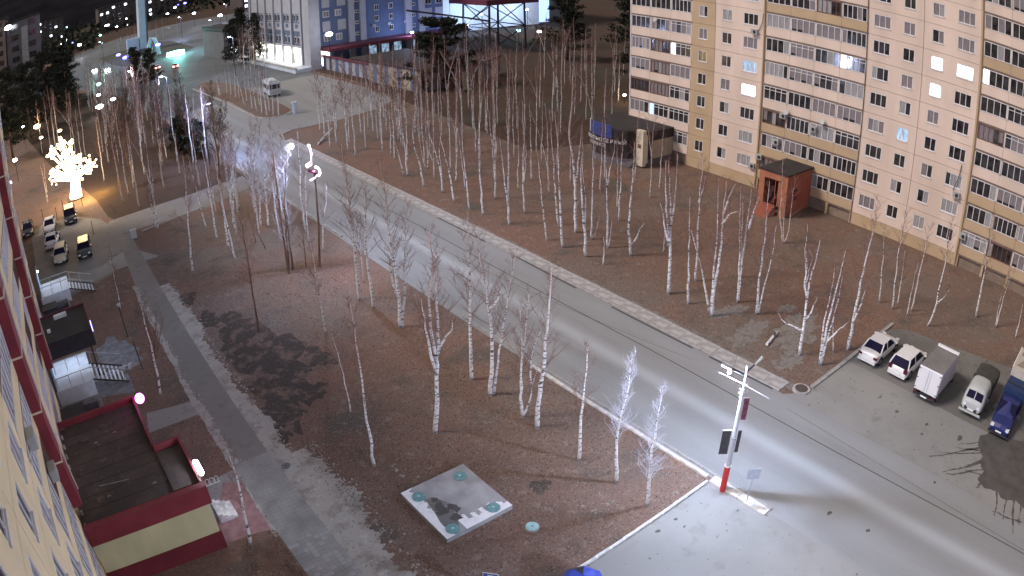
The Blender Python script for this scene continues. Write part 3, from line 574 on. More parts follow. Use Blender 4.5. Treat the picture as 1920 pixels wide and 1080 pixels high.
# ------------------------------------------------------------------ entrances of the cream block
def entrance(label, Y, wd, lit, dark, seed):
    t = thing('entrance_porch', label, 'porch', (-4.05, Y, 0)); r = random.Random(seed)
    MB().box(0,-wd*.55,0,3.3,wd*.45,1.25).build('landing', M['stairlit'] if lit else M['plainwall'], t)
    MB().box(-.0,-wd*.55,1.26,.12,wd*.45,3.4).build('door_wall', M['plainwall'], t)
    MB().box(.125,-.6,1.26,.18,.5,3.3).build('door', M['litdim'] if lit else M['glass'], t)
    if dark:
        c_ = MB(); c_.box(0,wd*.0,3.6,4.3,wd*1.0,3.95); c_.build('canopy', M['darkroof'], t); MB().box(4.28,-wd*.02,3.5,4.42,wd*1.02,4.1).build('canopy_edge', M['maroon'], t); MB().box(0,wd*1.0,3.5,4.42,wd*1.0+.12,4.1).build('canopy_edge', M['maroon'], t)
        MB().box(0,-.15,2.6,4.42,-.02,3.98).build('canopy_front', M['darkmetal'], t)
        for x_ in (3.9,): MB().box(x_,.1,0,x_+.12,.22,3.6).build('post', M['darkmetal'], t)
        MB().box(4.43,wd*.05,3.5,4.50,wd*.3,3.9).build('neon_strip', M['neonblue'], t)
        MB().box(1.4,wd*.75,4.0,2.6,wd*.85,4.25).build('roof_box', M['stairlit'], t); MB().box(.6,wd*.35,3.96,.9,wd*.42,4.15).build('roof_box', M['stairlit'], t)
    for i in range(8): MB().box(3.34+.34*i,-wd*.50,1.12-.15*i,3.50+.34*i,wd*.02,1.16-.15*i).build('tread', M['stairlit'], t)
    for yy in (-wd*.52, wd*.04):
        MB().tube([(3.3,yy,1.2),(6.1,yy,.05)], .06, 6).build('stringer', M['darkmetal'], t)
        MB().tube([(.2,yy,2.2),(3.3,yy,2.2),(6.1,yy,1.05)], .035, 6).build('handrail', M['steel'], t)
        for i in range(6): x_ = .3+i*1.1; zz = 1.25 if x_<3.3 else 1.25-(x_-3.3)*.41; MB().tube([(x_,yy,zz),(x_,yy,zz+.95)], .025, 5).build('baluster', M['steel'], t)
    if lit:
        l = bpy.data.lights.new('porch_light','POINT'); l.energy = 110 if seed == 1 else 60; l.color = (.66,.80,1); l.shadow_soft_size = .2; o = bpy.data.objects.new('porch_light', l); COL.objects.link(o); o.parent = t; o.location = (2.4,.5,3.3)
        MB().box(.13,.7,2.9,.30,1.0,3.0).build('lamp', M['lampwhite'], t)
    return t
entrance('lit white entrance porch with dark canopy and open metal stairs', 49.6, 4.6, True, True, 1)
entrance('farther blue-lit entrance porch with open stairs beside the parked champagne car', 67.6, 3.6, True, False, 2)
# basement pits and walls between the porches
for (ya, yb, xb, lab) in ((41.6,44.6,-.9,'dark sunken basement entrance with low walls next to the red parapet'),(60.8,63.8,-1.2,'dark sunken basement entrance with low walls between the two porches')):
    t = thing('basement_entrance', lab, 'basement entrance', (0,0,0))
    MB().box(-4.08,ya,.0,xb,ya+.25,1.1).build('side_wall', M['plainwall'], t); MB().box(-4.08,yb-.25,0,xb,yb,1.1).build('side_wall', M['plainwall'], t)
    MB().box(-4.05,ya+.26,.02,xb,yb-.26,.05).build('pit_floor', M['darkmetal'], t); MB().box(-4.08,(ya+yb)/2,1.12,xb-1.2,yb+.1,1.24).build('cover', M['darkroof'], t)
    MB().box(xb-.02,ya,0,xb+.2,yb,.9).build('side_wall', M['plainwall'], t)
sheet('yard_gravel', g2((196,692),(222,688),(240,694),(262,682),(270,672),(256,664),(262,652),(246,648),(236,638),(222,640),(212,628),(200,634),(196,646),(180,655),(186,672)), .012, M['snowgrey'])
sheet('yard_gravel', g2((110,790),(195,765),(190,745),(255,735),(240,700),(180,705),(105,730)), .012, M['snowgrey'])
sheet('yard_gravel', g2((100,570),(150,540),(220,505),(300,480),(240,465),(190,500),(130,520)), .012, M['lot'])
if 0: sheet('yard_walk', g2((222,520),(245,520),(330,690),(345,760),(300,745),(255,700)), .013, M['dark_soil'])
r = random.Random(6); mb = MB()
for i in range(90):
    f = r.random(); px = 160+f*85; py = 722-34*f+r.uniform(-5,5); c_ = G(px,py); s_ = r.uniform(.06,.22); mb.prism([(c_.x+s_*math.cos(a)*r.uniform(.6,1.2), c_.y+s_*math.sin(a)*r.uniform(.6,1.2)) for a in (0,1.2,2.5,3.8,5)], 0, s_*r.uniform(.5,1.0))
tag(mb.build('rubble_pile', M['rubble']), 'heap of grey-white rubble in front of the basement pit and the lit porch', 'rubble', kind='stuff')
# ------------------------------------------------------------------ kiosk at the end of the pink block
k_ = thing('corner_shop', 'low round-nosed shop with dark roof, beige walls and blue sign against the pink block', 'shop', (0,0,0))
nose = [(69.2,56.2),(64.8,56.2)]; 
for i in range(11): a = PI*1.36 - (PI*.92)*i/10; nose.append((65.6+3.9*math.cos(a), 61.0+4.1*math.sin(a)))
nose += [(69.2,65.2)]
MB().prism(nose, .0, .85).build('plinth', M['plainwall'], k_)
MB().prism(nose, .852, 3.2, 0).build('wall', M['darkroof'], k_)
big = [(67+(x-67)*1.04, 61+(y-61)*1.04) for x,y in nose]; MB().prism(big, 3.202, 4.35, 0, 1).build('fascia', [M['darkroof'], M['darkroof']], k_)
MB().prism([(67+(x-67)*.97, 61+(y-61)*.97) for x,y in nose], 4.352, 4.40).build('roof', M['darkroof'], k_)
MB().box(65.3,56.02,.9,69.25,56.18,3.15).build('beige_wall', M['beige'], k_)
for x in (66.6,67.9): MB().box(x,56.0,.9,x+.03,56.019,3.15).build('wall_seam', M['beigetrim'], k_)
MB().box(64.2,56.0,.5,64.5,56.7,4.0).build('portal_post', M['beigetrim'], k_); MB().box(64.2,58.9,.5,64.5,59.3,3.9).build('portal_post', M['beigetrim'], k_)
MB().box(63.6,56.0,.2,64.19,57.1,4.6).build('portal_fin', M['beigetrim'], k_); MB().box(63.58,56.3,2.4,63.599,56.8,2.9).build('notice', M['brownframe'], k_)
MB().box(64.15,57.12,3.6,64.5,58.88,3.95).build('portal_lintel', M['beigetrim'], k_); MB().box(64.55,57.2,.9,64.62,58.8,3.2).build('door', M['brownframe'], k_)
for i in range(4): MB().box(62.3+.32*i,57.0,0,62.62+.32*i,59.4,.2+.17*i).build('step', M['plainwall'], k_)
def arc(a): return (65.6+4.12*math.cos(a), 61.0+4.32*math.sin(a))
def curved(a0,a1,z0_,z1_,m,name,off=.06,par=None,n_=10):
    mb = MB()
    for i in range(n_):
        p0, p1 = [( (65.6+(4.12+off)*math.cos(a)), (61+(4.32+off)*math.sin(a)) ) for a in (a0+(a1-a0)*i/n_, a0+(a1-a0)*(i+1)/n_)]
        q0, q1 = [( (65.6+(4.05)*math.cos(a)), (61+(4.25)*math.sin(a)) ) for a in (a0+(a1-a0)*i/n_, a0+(a1-a0)*(i+1)/n_)]
        mb.prism([p0,p1,q1,q0], z0_, z1_)
    return mb.build(name, M[m], par or k_)
curved(PI*.82,PI*1.12,3.3,4.9,'signblue','sign_panel'); curved(PI*.79,PI*.85,3.3,4.9,'frame','sign_panel',.05)
def glyphs(text, a0, a1, z_, size, m, par, off=.22):
    n_ = len(text)
    for i, ch in enumerate(text):
        if ch == ' ': continue
        c_ = bpy.data.curves.new('letter', 'FONT'); c_.body = ch; c_.size = size; c_.extrude = .03; c_.align_x = 'CENTER'; c_.resolution_u = 2
        a = a0+(a1-a0)*(i+.5)/n_; o = bpy.data.objects.new('letter', c_); COL.objects.link(o); o.parent = par; c_.materials.append(M[m])
        o.location = (65.6+(4.12+off)*math.cos(a), 61+(4.32+off)*math.sin(a), z_); o.rotation_euler = (PI/2, 0, a+PI/2)
glyphs('КОМПЬЮТЕРНЫЙ', PI*.80, PI*1.26, 2.72, .62, 'frame', k_)
glyphs('СЕРВИС', PI*.86, PI*1.06, 2.12, .55, 'frame', k_)
glyphs('СКО', PI*.98, PI*1.10, 4.0, .75, 'greyblue', k_, .09)
# orange vestibule
o_ = thing('orange_porch', 'orange plastered entrance vestibule with flat dark roof on the pink block', 'porch', (0,0,0))
MB().box(63.7,35.8,0,69.25,36.05,4.5).build('side_wall', M['orange'], o_)
MB().box(63.7,38.95,0,69.25,39.2,4.5).build('side_wall', M['orange'], o_)
MB().box(66.0,36.06,0,66.3,38.94,4.5).build('back_wall', M['maroon'], o_)
MB().box(63.6,35.7,3.8,63.69,39.3,4.52).build('front_lintel', M['orangetrim'], o_); MB().box(63.6,35.7,0,63.69,36.5,3.79).build('front_post', M['orangetrim'], o_); MB().box(63.6,38.6,0,63.69,39.3,3.79).build('front_post', M['orangetrim'], o_)
MB().box(63.5,35.65,4.53,69.28,39.35,4.7).build('roof', M['darkroof'], o_)
MB().box(63.72,36.5,1.0,63.80,36.9,3.7).build('window_frame', M['orangetrim'], o_); MB().box(63.64,37.2,0.9,63.69,37.25,3.79).build('jamb', M['orangetrim'], o_)
for z in (1.6,2.5): MB().box(65.0,35.74,z,66.0,35.799,z+.35).build('slot_window', M['maroon'], o_)
for i in range(6): MB().box(61.9+.3*i,37.0,0,62.2+.3*i,38.6,.17*(i+1)).build('step', M['orange'], o_)
for yy in (37.0,38.6): MB().tube([(61.9,yy,.9),(63.6,yy,1.95)],.03,5).build('handrail', M['redpaint'], o_)

# ------------------------------------------------------------------ blue public building, fences, lattice tower
bb = thing('blue_building', 'blue clad public building with pale columns and brightly lit ground floor windows', 'building', (0,0,0))
MB().box(66.6,159.6,0,103.8,206,30).build('wall', M['bluepaint'], bb)
MB().box(66.42,163.4,5.6,66.59,206,30).build('street_cladding', M['greyblue'], bb)
for i in range(7): y = 163.2+6.55*i; MB().box(65.9,y,0,66.41,y+.9,30).build('column', M['palepanel'], bb)
MB().box(65.85,157.9,0,68.6,161.9,30).build('corner_column', M['palepanel'], bb)
MB().box(66.0,163.9,5.0,66.41,206,5.55).build('cornice', M['palepanel'], bb)
for i in range(6):
    y = 164.3+6.55*i
    MB().box(66.3,y,.9,66.45,y+5.2,4.9).build('shop_window', M['shop'], bb)
    for z, mm in ((13.6,'palepanel'),): MB().box(66.3,y,z,66.41,y+5.3,30).build('pale_panel', M[mm], bb)
    MB().box(66.3,y+.6,9.2,66.41,y+4.7,11.2).build('pale_panel', M['palepanel'], bb); MB().box(66.25,y+1.7,10.0,66.29,y+3.6,11.0).build('panel_notch', M['greyblue'], bb)
    for z in (6.0,11.6):
        for dy in (1.0,3.2): w_ = MB().box(66.3,y+dy,z,66.41,y+dy+1.1,z+1.8).build('window', M['frame'], bb); MB().box(66.24,y+dy+.15,z+.15,66.29,y+dy+.95,z+1.65).build('pane', M['glass'], w_)
for i,(x,w_) in enumerate(((76.8,1.5),(82.8-2.9,1.5),(101.5-9,1.8),(96.5,1.6))): MB().box(x,159.0,0,x+w_,159.59,30).build('column', M['palepanel'], bb)
def swin(x, z, w_, h_, m='glass', n_=2):
    f_ = MB().box(x,159.42,z,x+w_,159.58,z+h_).build('window', M['frame'], bb)
    for q in range(n_): MB().box(x+.12+(w_-.12)/n_*q,159.37,z+.15,x+(w_-.12)/n_*(q+1),159.41,z+h_-.15).build('pane', M[m], f_)
for z in (6.6,9.4,12.2,15.0,17.8): 
    for x in (84,88): swin(x,z,1.1,1.5)
    swin(78.6,z,1.0,.8)
    swin(94.4,z,1.1,.9)
for z in (6.2,12.2,18): 
    swin(70.2,z,1.6,1.6,'curtain'); swin(73.4,z,1.6,1.6,'greyglass'); swin(98.4,z,1.8,1.8); swin(101.6,z,1.8,1.8)
for z in (8.6,14.6): 
    MB().box(70.0,159.44,z,72.0,159.59,z+2.6).build('pale_panel', M['palepanel'], bb); MB().box(74.0,159.44,z,76.2,159.59,z+2.6).build('pale_panel', M['palepanel'], bb)
    MB().box(98.2,159.44,z,100.4,159.59,z+2.6).build('pale_panel', M['palepanel'], bb); MB().box(101.4,159.44,z,103.6,159.59,z+2.6).build('pale_panel', M['palepanel'], bb)
for x in (83.2,87.4,92): MB().box(x,159.1,8.0,x+.9,159.55,8.7).build('air_conditioner', M['cargrey'], bb)
MB().box(68.5,152.6,4.4,104,159.58,5.2).build('canopy', M['maroon'], bb)
MB().box(69.0,159.3,.4,71.5,159.6,4.2).build('shop_window', M['shop'], bb)
for x in (82,85.5,89,93): swin(x,.8,2.2,3.0,'litdim')
MB().box(61.8,158,0,66.3,206,.9).build('terrace', M['palewall'], bb); MB().box(61.7,157.8,.92,62.2,206,1.3).build('terrace_kerb', M['kerb'], bb)
# lit hall behind the tower
hh = thing('floodlit_hall', 'floodlit pale blue hall behind the lattice tower', 'building', (0,0,0))
MB().box(108,186,0,158,215,26).build('wall', M['palewall'], hh)
for i in range(10): MB().box(108.2+i*5,185.8,0,113.1+i*5,185.99,26).build('rib', M['frame'], hh)
for i in range(9): MB().box(109.3+i*5,185.85,2,112.3+i*5,185.99,9).build('window', M['litdim'], hh)
MB().box(158.2,190,0,175,215,26).build('side_wing', M['plainwall'], hh); MB().box(161,189.8,0,166,189.99,8).build('lit_doorway', M['litblue'], hh)
for (x,y,P_,c_) in ((128,176,4200,(.40,.62,1)),(146,177,3600,(.45,.65,1)),(90,152,1100,(.42,.55,1)),(106,152,1100,(.42,.55,1))):
    t = thing('floodlight', 'small floodlight on a post in front of the %s' % ('pale hall, left one' if x==128 else 'pale hall, right one' if x==146 else 'blue wall, left one' if x==90 else 'blue wall, right one'), 'floodlight', (x,y,0))
    MB().tube([(0,0,0),(0,0,6)], .08, 6).build('post', M['darkmetal'], t); MB().box(-.3,-.1,6,.3,.3,6.4).build('lamp_head', M['lampwhite'], t)
    l = bpy.data.lights.new('flood','POINT'); l.energy = P_; l.color = c_; l.shadow_soft_size = .3; o = bpy.data.objects.new('flood', l); COL.objects.link(o); o.parent = t; o.location = (0,.6,6.6)
tw = thing('lattice_tower', 'dark steel lattice tower with a maroon deck in front of the floodlit hall', 'tower', (112,149,0))
s_ = 5.6
for sx_ in (-1,1):
    for sy_ in (-1,1): MB().tube([(sx_*s_,sy_*s_,0),(sx_*s_*.92,sy_*s_*.92,30)], .28, 6).build('leg', M['darkmetal'], tw)
for z in (0,6,12,18,24):
    for (a,b,c,d) in ((-1,-1,1,-1),(1,-1,1,1),(1,1,-1,1),(-1,1,-1,-1)):
        k1, k2 = s_*(1-.0027*z), s_*(1-.0027*(z+6))
        MB().tube([(a*k1,b*k1,z),(c*k2,d*k2,z+6)], .14, 5).build('brace', M['darkmetal'], tw); MB().tube([(c*k1,d*k1,z),(a*k2,b*k2,z+6)], .14, 5).build('brace', M['darkmetal'], tw); MB().tube([(a*k2,b*k2,z+6),(c*k2,d*k2,z+6)], .14, 5).build('girt', M['darkmetal'], tw)
MB().box(-8,-8,12.1,8,8,13.4).build('deck', M['maroon'], tw)
MB().tube([(-6,-6,8),(-24,2,12)], .25, 6).build('boom', M['darkmetal'], tw)
def panelfence(label, A, B, n_, h_, cols, top=True, name='panel_fence', capm='maroon'):
    t = thing(name, label, 'fence', (0,0,0)); A = Vector(A); B = Vector(B); an = math.atan2(B.y-A.y, B.x-A.x); L = (B-A).length/n_
    ds = {c: MB().box(-L/2+.03,-.08,0,L/2-.03,.08,h_).data('fence_panel', M[c]) for c in set(cols)}
    for i in range(n_): c_ = A+(B-A)*((i+.5)/n_); o = link('fence_panel', ds[cols[i % len(cols)]], t); o.location = (c_.x,c_.y,0); o.rotation_euler = (0,0,an)
    if top: q = MB().box(-(B-A).length/2,-.35,h_+.01,(B-A).length/2,.35,h_+.35).build('coping', M[capm], t); c_ = (A+B)/2; q.location = (c_.x,c_.y,0); q.rotation_euler = (0,0,an)
    return t
panelfence('blue and white striped wall with maroon top leading right from the blue building', (68.9,157.5), (68.6,133.2), 14, 3.0, ['bluepaint','palepanel'])
panelfence('tall beige and blue striped wall partly hidden by the big pine', (67.5,131.5), (67.9,112.5), 12, 4.0, ['beige','bluepaint','beige'], capm='darkmetal')
panelfence('low tan building wall with maroon roof edge right of the big pine', (74,108), (90,118), 8, 3.6, ['beige','plainwall','brownframe'])
MB_ = thing('dark_garage', 'dark low garage with flat roof behind the striped wall', 'garage', (76,135,0)); MB().box(-6,-22,0,8,10,3.2).build('wall', M['plainwall'], MB_); MB().box(-6.3,-22.3,3.21,8.3,10.3,3.5).build('roof', M['darkroof'], MB_)

# ------------------------------------------------------------------ vehicles
def loft(secs, m=0):
    """secs: list of (x, [(y,z)...]) half outlines from bottom centre outwards to top centre; mirrored"""
    mb = MB(); n = None
    for x, half in secs:
        ring = [(x,y,z) for y,z in half] + [(x,-y,z) for y,z in reversed(half) if abs(y) > 1e-6]
        n = len(ring); mb.v += ring
    for i in range(len(secs)-1):
        for j in range(n): j2 = (j+1)%n; mb.f.append((i*n+j, (i+1)*n+j, (i+1)*n+j2, i*n+j2)); mb.m.append(m)
    mb.f.append(tuple(range(n))); mb.m.append(m); mb.f.append(tuple((len(secs)-1)*n+j for j in range(n))[::-1]); mb.m.append(m)
    return mb
def fixn(o):
    bm = bmesh.new(); bm.from_mesh(o.data); bmesh.ops.recalc_face_normals(bm, faces=bm.faces); bm.to_mesh(o.data); bm.free(); return o
def wheel(par, x, y, r=.32, w_=.2):
    s = 1 if y > 0 else -1
    o = MB().tube([(x,y-s*w_,r),(x,y-s*w_*.9,r),(x,y,r),(x,y+s*.01,r)], [r*.95,r,r,r*.93], 16).build('wheel', M['tyre'], par)
    mb = MB().tube([(x,y+s*.012,r),(x,y+s*.03,r)], [r*.62,r*.55], 12)
    mb.build('rim', M['rim'], o)
def car(label, px, py, heading, paint, kind='sedan', group=None, L=4.4, W=1.76, Ht=1.46, z=0.02):
    t = thing('parked_car', label, 'car', G(px,py,z) if py is not None else px, heading, group); w = W/2; P_ = M[paint]
    bz = .90 if kind != 'suv' else 1.02; H_ = Ht
    def st(x, wf, zt, zb=.22, crown=.04): return (x, [(0,zb),(w*wf*.86,zb),(w*wf*.99,zb+.14),(w*wf,zt*.66),(w*wf*.95,zt-.05),(w*wf*.80,zt),(0,zt+crown)])
    f, b = L/2, -L/2
    if kind == 'sedan': body = [st(f,.72,.52,.36,.01), st(f-.09,.86,.66,.26,.02), st(f-.45,.97,.78), st(f-1.15,1.0,.90), st(0,1.0,.93), st(b+1.0,1.0,.96), st(b+.35,.98,1.0), st(b+.07,.90,.97,.3,.02), st(b,.80,.62,.36,.01)]; cab = (f-1.20, f-1.95, b+1.30, b+.62)
    else: body = [st(f,.74,.56,.38,.01), st(f-.09,.88,.74,.28,.02), st(f-.45,.98,.88), st(f-1.0,1.0,.98), st(0,1.0,1.0), st(b+.8,1.0,1.02), st(b+.25,.98,1.0), st(b+.05,.92,.9,.3,.01), st(b,.84,.6,.36,.01)]; cab = (f-1.05, f-1.80, b+.55, b+.14)
    o = fixn(loft(body[::-1]).build('body', P_, t)); s_ = o.modifiers.new('s','SUBSURF'); s_.levels = s_.render_levels = 1
    o.data.polygons.foreach_set('use_smooth', [True]*len(o.data.polygons))
    # greenhouse: roof shell and glass panes
    x1,x2,x3,x4 = cab; zb = body[4][1][-1][1]-.06; zr = H_; wb, wt = w*.93, w*.74
    rf = MB(); rf.prism([(x2+.03,wt),(x2+.03,-wt),(x3-.03,-wt),(x3-.03,wt)], zr-.06, zr)
    fixn(rf.build('roof', P_, t)); ro = t.children[-1] if False else None
    g = MB()
    A = [(x1,wb,zb),(x1,-wb,zb),(x2,-wt,zr-.05),(x2,wt,zr-.05)]; Bk = [(x4,-wb*.95,zb),(x4,wb*.95,zb),(x3,wt,zr-.05),(x3,-wt,zr-.05)]
    for s in (1,-1):
        q = MB(); a_ = [(x1,s*wb,zb),(x2,s*wt,zr-.05),(x3,s*wt,zr-.05),(x4,s*wb*.95,zb)]
        q.poly(a_ if s > 0 else a_[::-1]); q.poly([(p[0],p[1]-s*.06,p[2]) for p in (a_ if s < 0 else a_[::-1])]); q.build('side_window', M['autoglass'], t)
        for (xa,xb,wd) in ((x1,x2,.05),(x4,x3,.06),((x1+x4)/2-.1,(x2+x3)/2-.02,.04)):
            MB().tube([(xa,s*(wb+.005),zb-.02),(xb,s*(wt+.01),zr-.03)], wd, 5).build('pillar', P_, t)
    for nm, q in (('windscreen',A),('rear_window',Bk)): mb = MB(); mb.poly(q); mb.poly([(p[0]*.995,p[1]*.98,p[2]-.02) for p in q[::-1]]); mb.build(nm, M['autoglass'], t)
    fr_z, rr_z = .66, .78
    for s in (1,-1):
        MB().box(f-.22,s*w*.55,.58,f-.035,s*w*.86,.72).build('headlight', M['headlamp'], t)
        MB().box(b+.02,s*w*.58,.66,b+.2,s*w*.92,.84 if kind=='sedan' else .95).build('tail_light', M['tail'], t)
        MB().box(x1-.18,s*(w+.0),zb,x1-.04,s*(w+.2),zb+.14).build('mirror', P_, t)
        wheel(t, f-.82, s*w*.985, .31 if kind=='sedan' else .35); wheel(t, b+.82, s*w*.985, .31 if kind=='sedan' else .35)
        for (xq) in (f-.82, b+.82): MB().tube([(xq,s*(w*.90),.33),(xq,s*(w*1.003),.33)], .385 if kind=='sedan' else .42, 16).build('wheel_arch', M['tyre'], t)
    MB().box(f-.02,-.5,.30,f+.045,.5,.44).build('grille', M['darkmetal'], t)
    MB().box(b-.07,-w*.86,.30,b+.1,w*.86,.50).build('bumper', P_, t)
    MB().box(f+.046,-.26,.36,f+.06,.26,.47).build('plate', M['plate'], t); MB().box(b-.086,-.26,.52,b-.071,.26,.63).build('plate', M['plate'], t)
    MB().box(b+.05,-w*.8,.2,b+.06,w*.8,.3).build('valance', M['darkmetal'], t)
    return t
car('white sedan seen from behind, nearest the kerb in the row of parked vehicles', Vector((46.15,15.60,.02)), None, math.radians(-1), 'carwhite', 'sedan', L=4.55, W=1.78)
car('white hatchback with tapered rear window between the white sedan and the box van', Vector((46.1,12.9,.02)), None, math.radians(-2), 'carwhite', 'suv', L=4.3, W=1.80, Ht=1.58)
# box van seen from behind
def boxvan(label, loc, hd):
    t = thing('box_van', label, 'van', loc, hd)
    bx = MB().box(-2.2,-.98,.78,1.5,.98,2.62).build('box', M['boxwhite'], t); bevel(bx,.03)
    MB().box(-2.17,-.96,2.621,1.47,.96,2.66).build('box_roof', M['boxgrey'], bx); MB().box(1.3,-.96,2.5,1.56,.96,2.78).build('front_rail', M['frame'], bx)
    for s in (1,-1): MB().box(-2.24,s*.03,.84,-2.203,s*.94,2.56).build('door', M['carwhite'], bx); MB().box(-2.26,s*.10,.9,-2.242,s*.13,2.5).build('lock_rod', M['steel'], bx)
    for s in (1,-1):
        for z in (.95,1.7,2.4): MB().box(-2.27,s*.84,z,-2.243,s*.96,z+.06).build('hinge', M['darkmetal'], bx)
    MB().box(-2.15,-.985,.8,1.45,-.981,2.6).build('side_skin', M['lilac'], bx)
    MB().box(-2.25,-.95,.42,-2.1,.95,.58).build('bumper', M['darkmetal'], t); MB().box(-2.28,-.27,.44,-2.26,.27,.56).build('plate', M['plate'], t)
    for s in (1,-1): MB().box(-2.27,s*.65,.60,-2.22,s*.92,.74).build('tail_light', M['tail'], t)
    MB().box(-2.1,-.42,.45,2.5,.42,.72).build('chassis', M['darkmetal'], t)
    cb = fixn(loft([(1.55,[(0,.4),(.9,.4),(.92,1.1),(.84,1.7),(.7,2.0),(0,2.03)]),(2.3,[(0,.4),(.9,.4),(.92,1.1),(.82,1.65),(.68,1.95),(0,1.98)]),(2.85,[(0,.4),(.88,.4),(.9,1.05),(.8,1.08),(.6,1.12),(0,1.14)]),(3.3,[(0,.4),(.8,.42),(.82,.8),(.7,.88),(.5,.92),(0,.95)])]).build('cab', M['carwhite'], t)); bevel(cb,.04)
    MB().poly([(2.36,-.72,1.9),(2.82,-.78,1.16),(2.82,.78,1.16),(2.36,.72,1.9)]).build('windscreen', M['autoglass'], cb)
    for x in (-1.3,2.35):
        for s in (1,-1): wheel(t, x, s*.9, .36, .22)
    return t
boxvan('small box van with white rear doors and grey roof, third in the parked row', Vector((44.95,9.95,.02)), math.radians(-1))
# old forward-control flatbed with a dark tarp, facing the road
t = thing('flatbed_truck', 'old pale grey cab-over truck with dark tarpaulin load facing the road', 'truck', Vector((46.6,6.3,.02)), math.radians(182))
cb = fixn(loft([(.52,[(0,.5),(.90,.5),(.92,1.1),(.90,1.55),(.78,2.02),(.5,2.12),(0,2.16)]),(.58,[(0,.5),(.93,.5),(.96,1.1),(.94,1.6),(.80,2.08),(.5,2.19),(0,2.23)]),(1.5,[(0,.5),(.93,.5),(.96,1.1),(.94,1.6),(.80,2.10),(.5,2.21),(0,2.25)]),(2.40,[(0,.5),(.93,.5),(.96,1.1),(.93,1.6),(.78,2.06),(.5,2.17),(0,2.21)]),(2.50,[(0,.5),(.92,.5),(.95,1.1),(.91,1.55),(.75,1.96),(.5,2.05),(0,2.09)]),(2.76,[(0,.5),(.90,.5),(.93,1.05),(.86,1.30),(.74,1.38),(.5,1.42),(0,1.45)]),(2.93,[(0,.55),(.84,.55),(.87,1.0),(.80,1.18),(.68,1.24),(.4,1.28),(0,1.30)]),(2.99,[(0,.6),(.76,.6),(.78,.95),(.72,1.08),(.6,1.13),(.4,1.16),(0,1.18)])]).build('cab', M['cargrey'], t)); s_=cb.modifiers.new('s','SUBSURF'); s_.levels=s_.render_levels=1; cb.data.polygons.foreach_set('use_smooth',[True]*len(cb.data.polygons))
for s in (1,-1):
    MB().poly([(2.56,s*.04,1.97),(2.80,s*.04,1.47),(2.80,s*.70,1.44),(2.55,s*.66,1.93)][::s]).build('windscreen', M['autoglass'], t)
    MB().poly([(2.1,s*.955,1.25),(1.2,s*.965,1.25),(1.2,s*.87,1.85),(1.95,s*.87,1.85)][::-s]).build('side_window', M['autoglass'], t)
    MB().tube([(2.93,s*.60,1.0),(2.99,s*.60,1.0)],.12,14).build('headlight', M['headlamp'], t)
    MB().box(2.2,s*1.0,1.35,2.3,s*1.18,1.65).build('mirror', M['darkmetal'], t)
    for x in (2.0,-.9): wheel(t, x, s*.88, .40, .22)
MB().box(2.9,-.55,.62,2.98,.55,.9).build('grille', M['darkmetal'], t); MB().box(2.985,-.28,.66,3.0,.28,.78).build('plate', M['plate'], t); MB().box(2.86,-.95,.42,3.0,.95,.55).build('bumper', M['cargrey'], t)
MB().box(-2.3,-.4,.5,2.4,.4,.7).build('chassis', M['darkmetal'], t)
bd = MB().box(-2.5,-1.0,.9,.42,1.0,1.25).build('bed', M['tarp'], t)
tp = fixn(loft([(-2.45,[(0,1.26),(.98,1.26),(.95,1.6),(.6,1.72),(0,1.78)]),(-1.2,[(0,1.26),(.98,1.26),(.97,1.68),(.6,1.80),(0,1.83)]),(.36,[(0,1.26),(.98,1.26),(.95,1.62),(.6,1.74),(0,1.80)])]).build('tarpaulin', M['tarp'], t)); bevel(tp,.05)
for yy in (-.9,.9): MB().box(.44,yy-.03,.9,.50,yy+.03,2.1).build('headboard_post', M['darkmetal'], t)
MB().box(.44,-.93,1.9,.49,.93,2.0).build('headboard_rail', M['darkmetal'], t)
# blue light truck with printed box
t = thing('blue_truck', 'dark blue light truck with tall printed beige box facing the road at the right edge', 'truck', Vector((46.95,3.35,.02)), math.radians(181))
hb = fixn(loft([(1.1,[(0,.35),(.95,.35),(.98,1.0),(.93,1.35),(.80,1.95),(0,2.02)]),(1.9,[(0,.35),(.95,.35),(.98,1.0),(.92,1.35),(.74,1.90),(0,1.96)]),(2.75,[(0,.35),(.94,.35),(.96,.9),(.85,1.10),(.70,1.18),(0,1.22)]),(3.6,[(0,.38),(.88,.38),(.9,.8),(.78,.93),(.6,1.0),(0,1.04)]),(3.85,[(0,.42),(.74,.42),(.76,.65),(.66,.72),(.5,.76),(0,.78)])]).build('cab', M['carblue'], t)); bevel(hb,.05,2)
MB().poly([(1.98,-.72,1.88),(2.70,-.80,1.24),(2.70,.80,1.24),(1.98,.72,1.88)]).build('windscreen', M['autoglass'], t)
for s in (1,-1):
    MB().box(3.45,s*.55,.72,3.84,s*.84,.90).build('headlight', M['headlamp'], t); MB().box(2.3,s*.98,1.2,2.42,s*1.2,1.5).build('mirror', M['darkmetal'], t)
    MB().poly([(2.3,s*.945,1.3),(1.3,s*.95,1.3),(1.3,s*.86,1.82),(1.9,s*.84,1.8)][::-s]).build('side_window', M['autoglass'], t)
    for x in (2.9,-2.0): wheel(t, x, s*.9, .36, .22)
MB().box(3.86,-.27,.46,3.88,.27,.58).build('plate', M['plate'], t); MB().box(3.75,-.9,.3,3.9,.9,.42).build('bumper', M['darkmetal'], t)
MB().box(-3.4,-.45,.45,2,.45,.7).build('chassis', M['darkmetal'], t)
MB().box(-.9,-1.0,.8,.95,1.0,2.35).build('blue_tarpaulin', M['bluetarp'], t); MB().box(.1,-.98,2.352,.2,.98,2.40).build('strap', M['darkmetal'], t)
bx = MB().box(-4.6,-1.05,.8,-.92,1.05,3.0).build('box', M['print'], t)
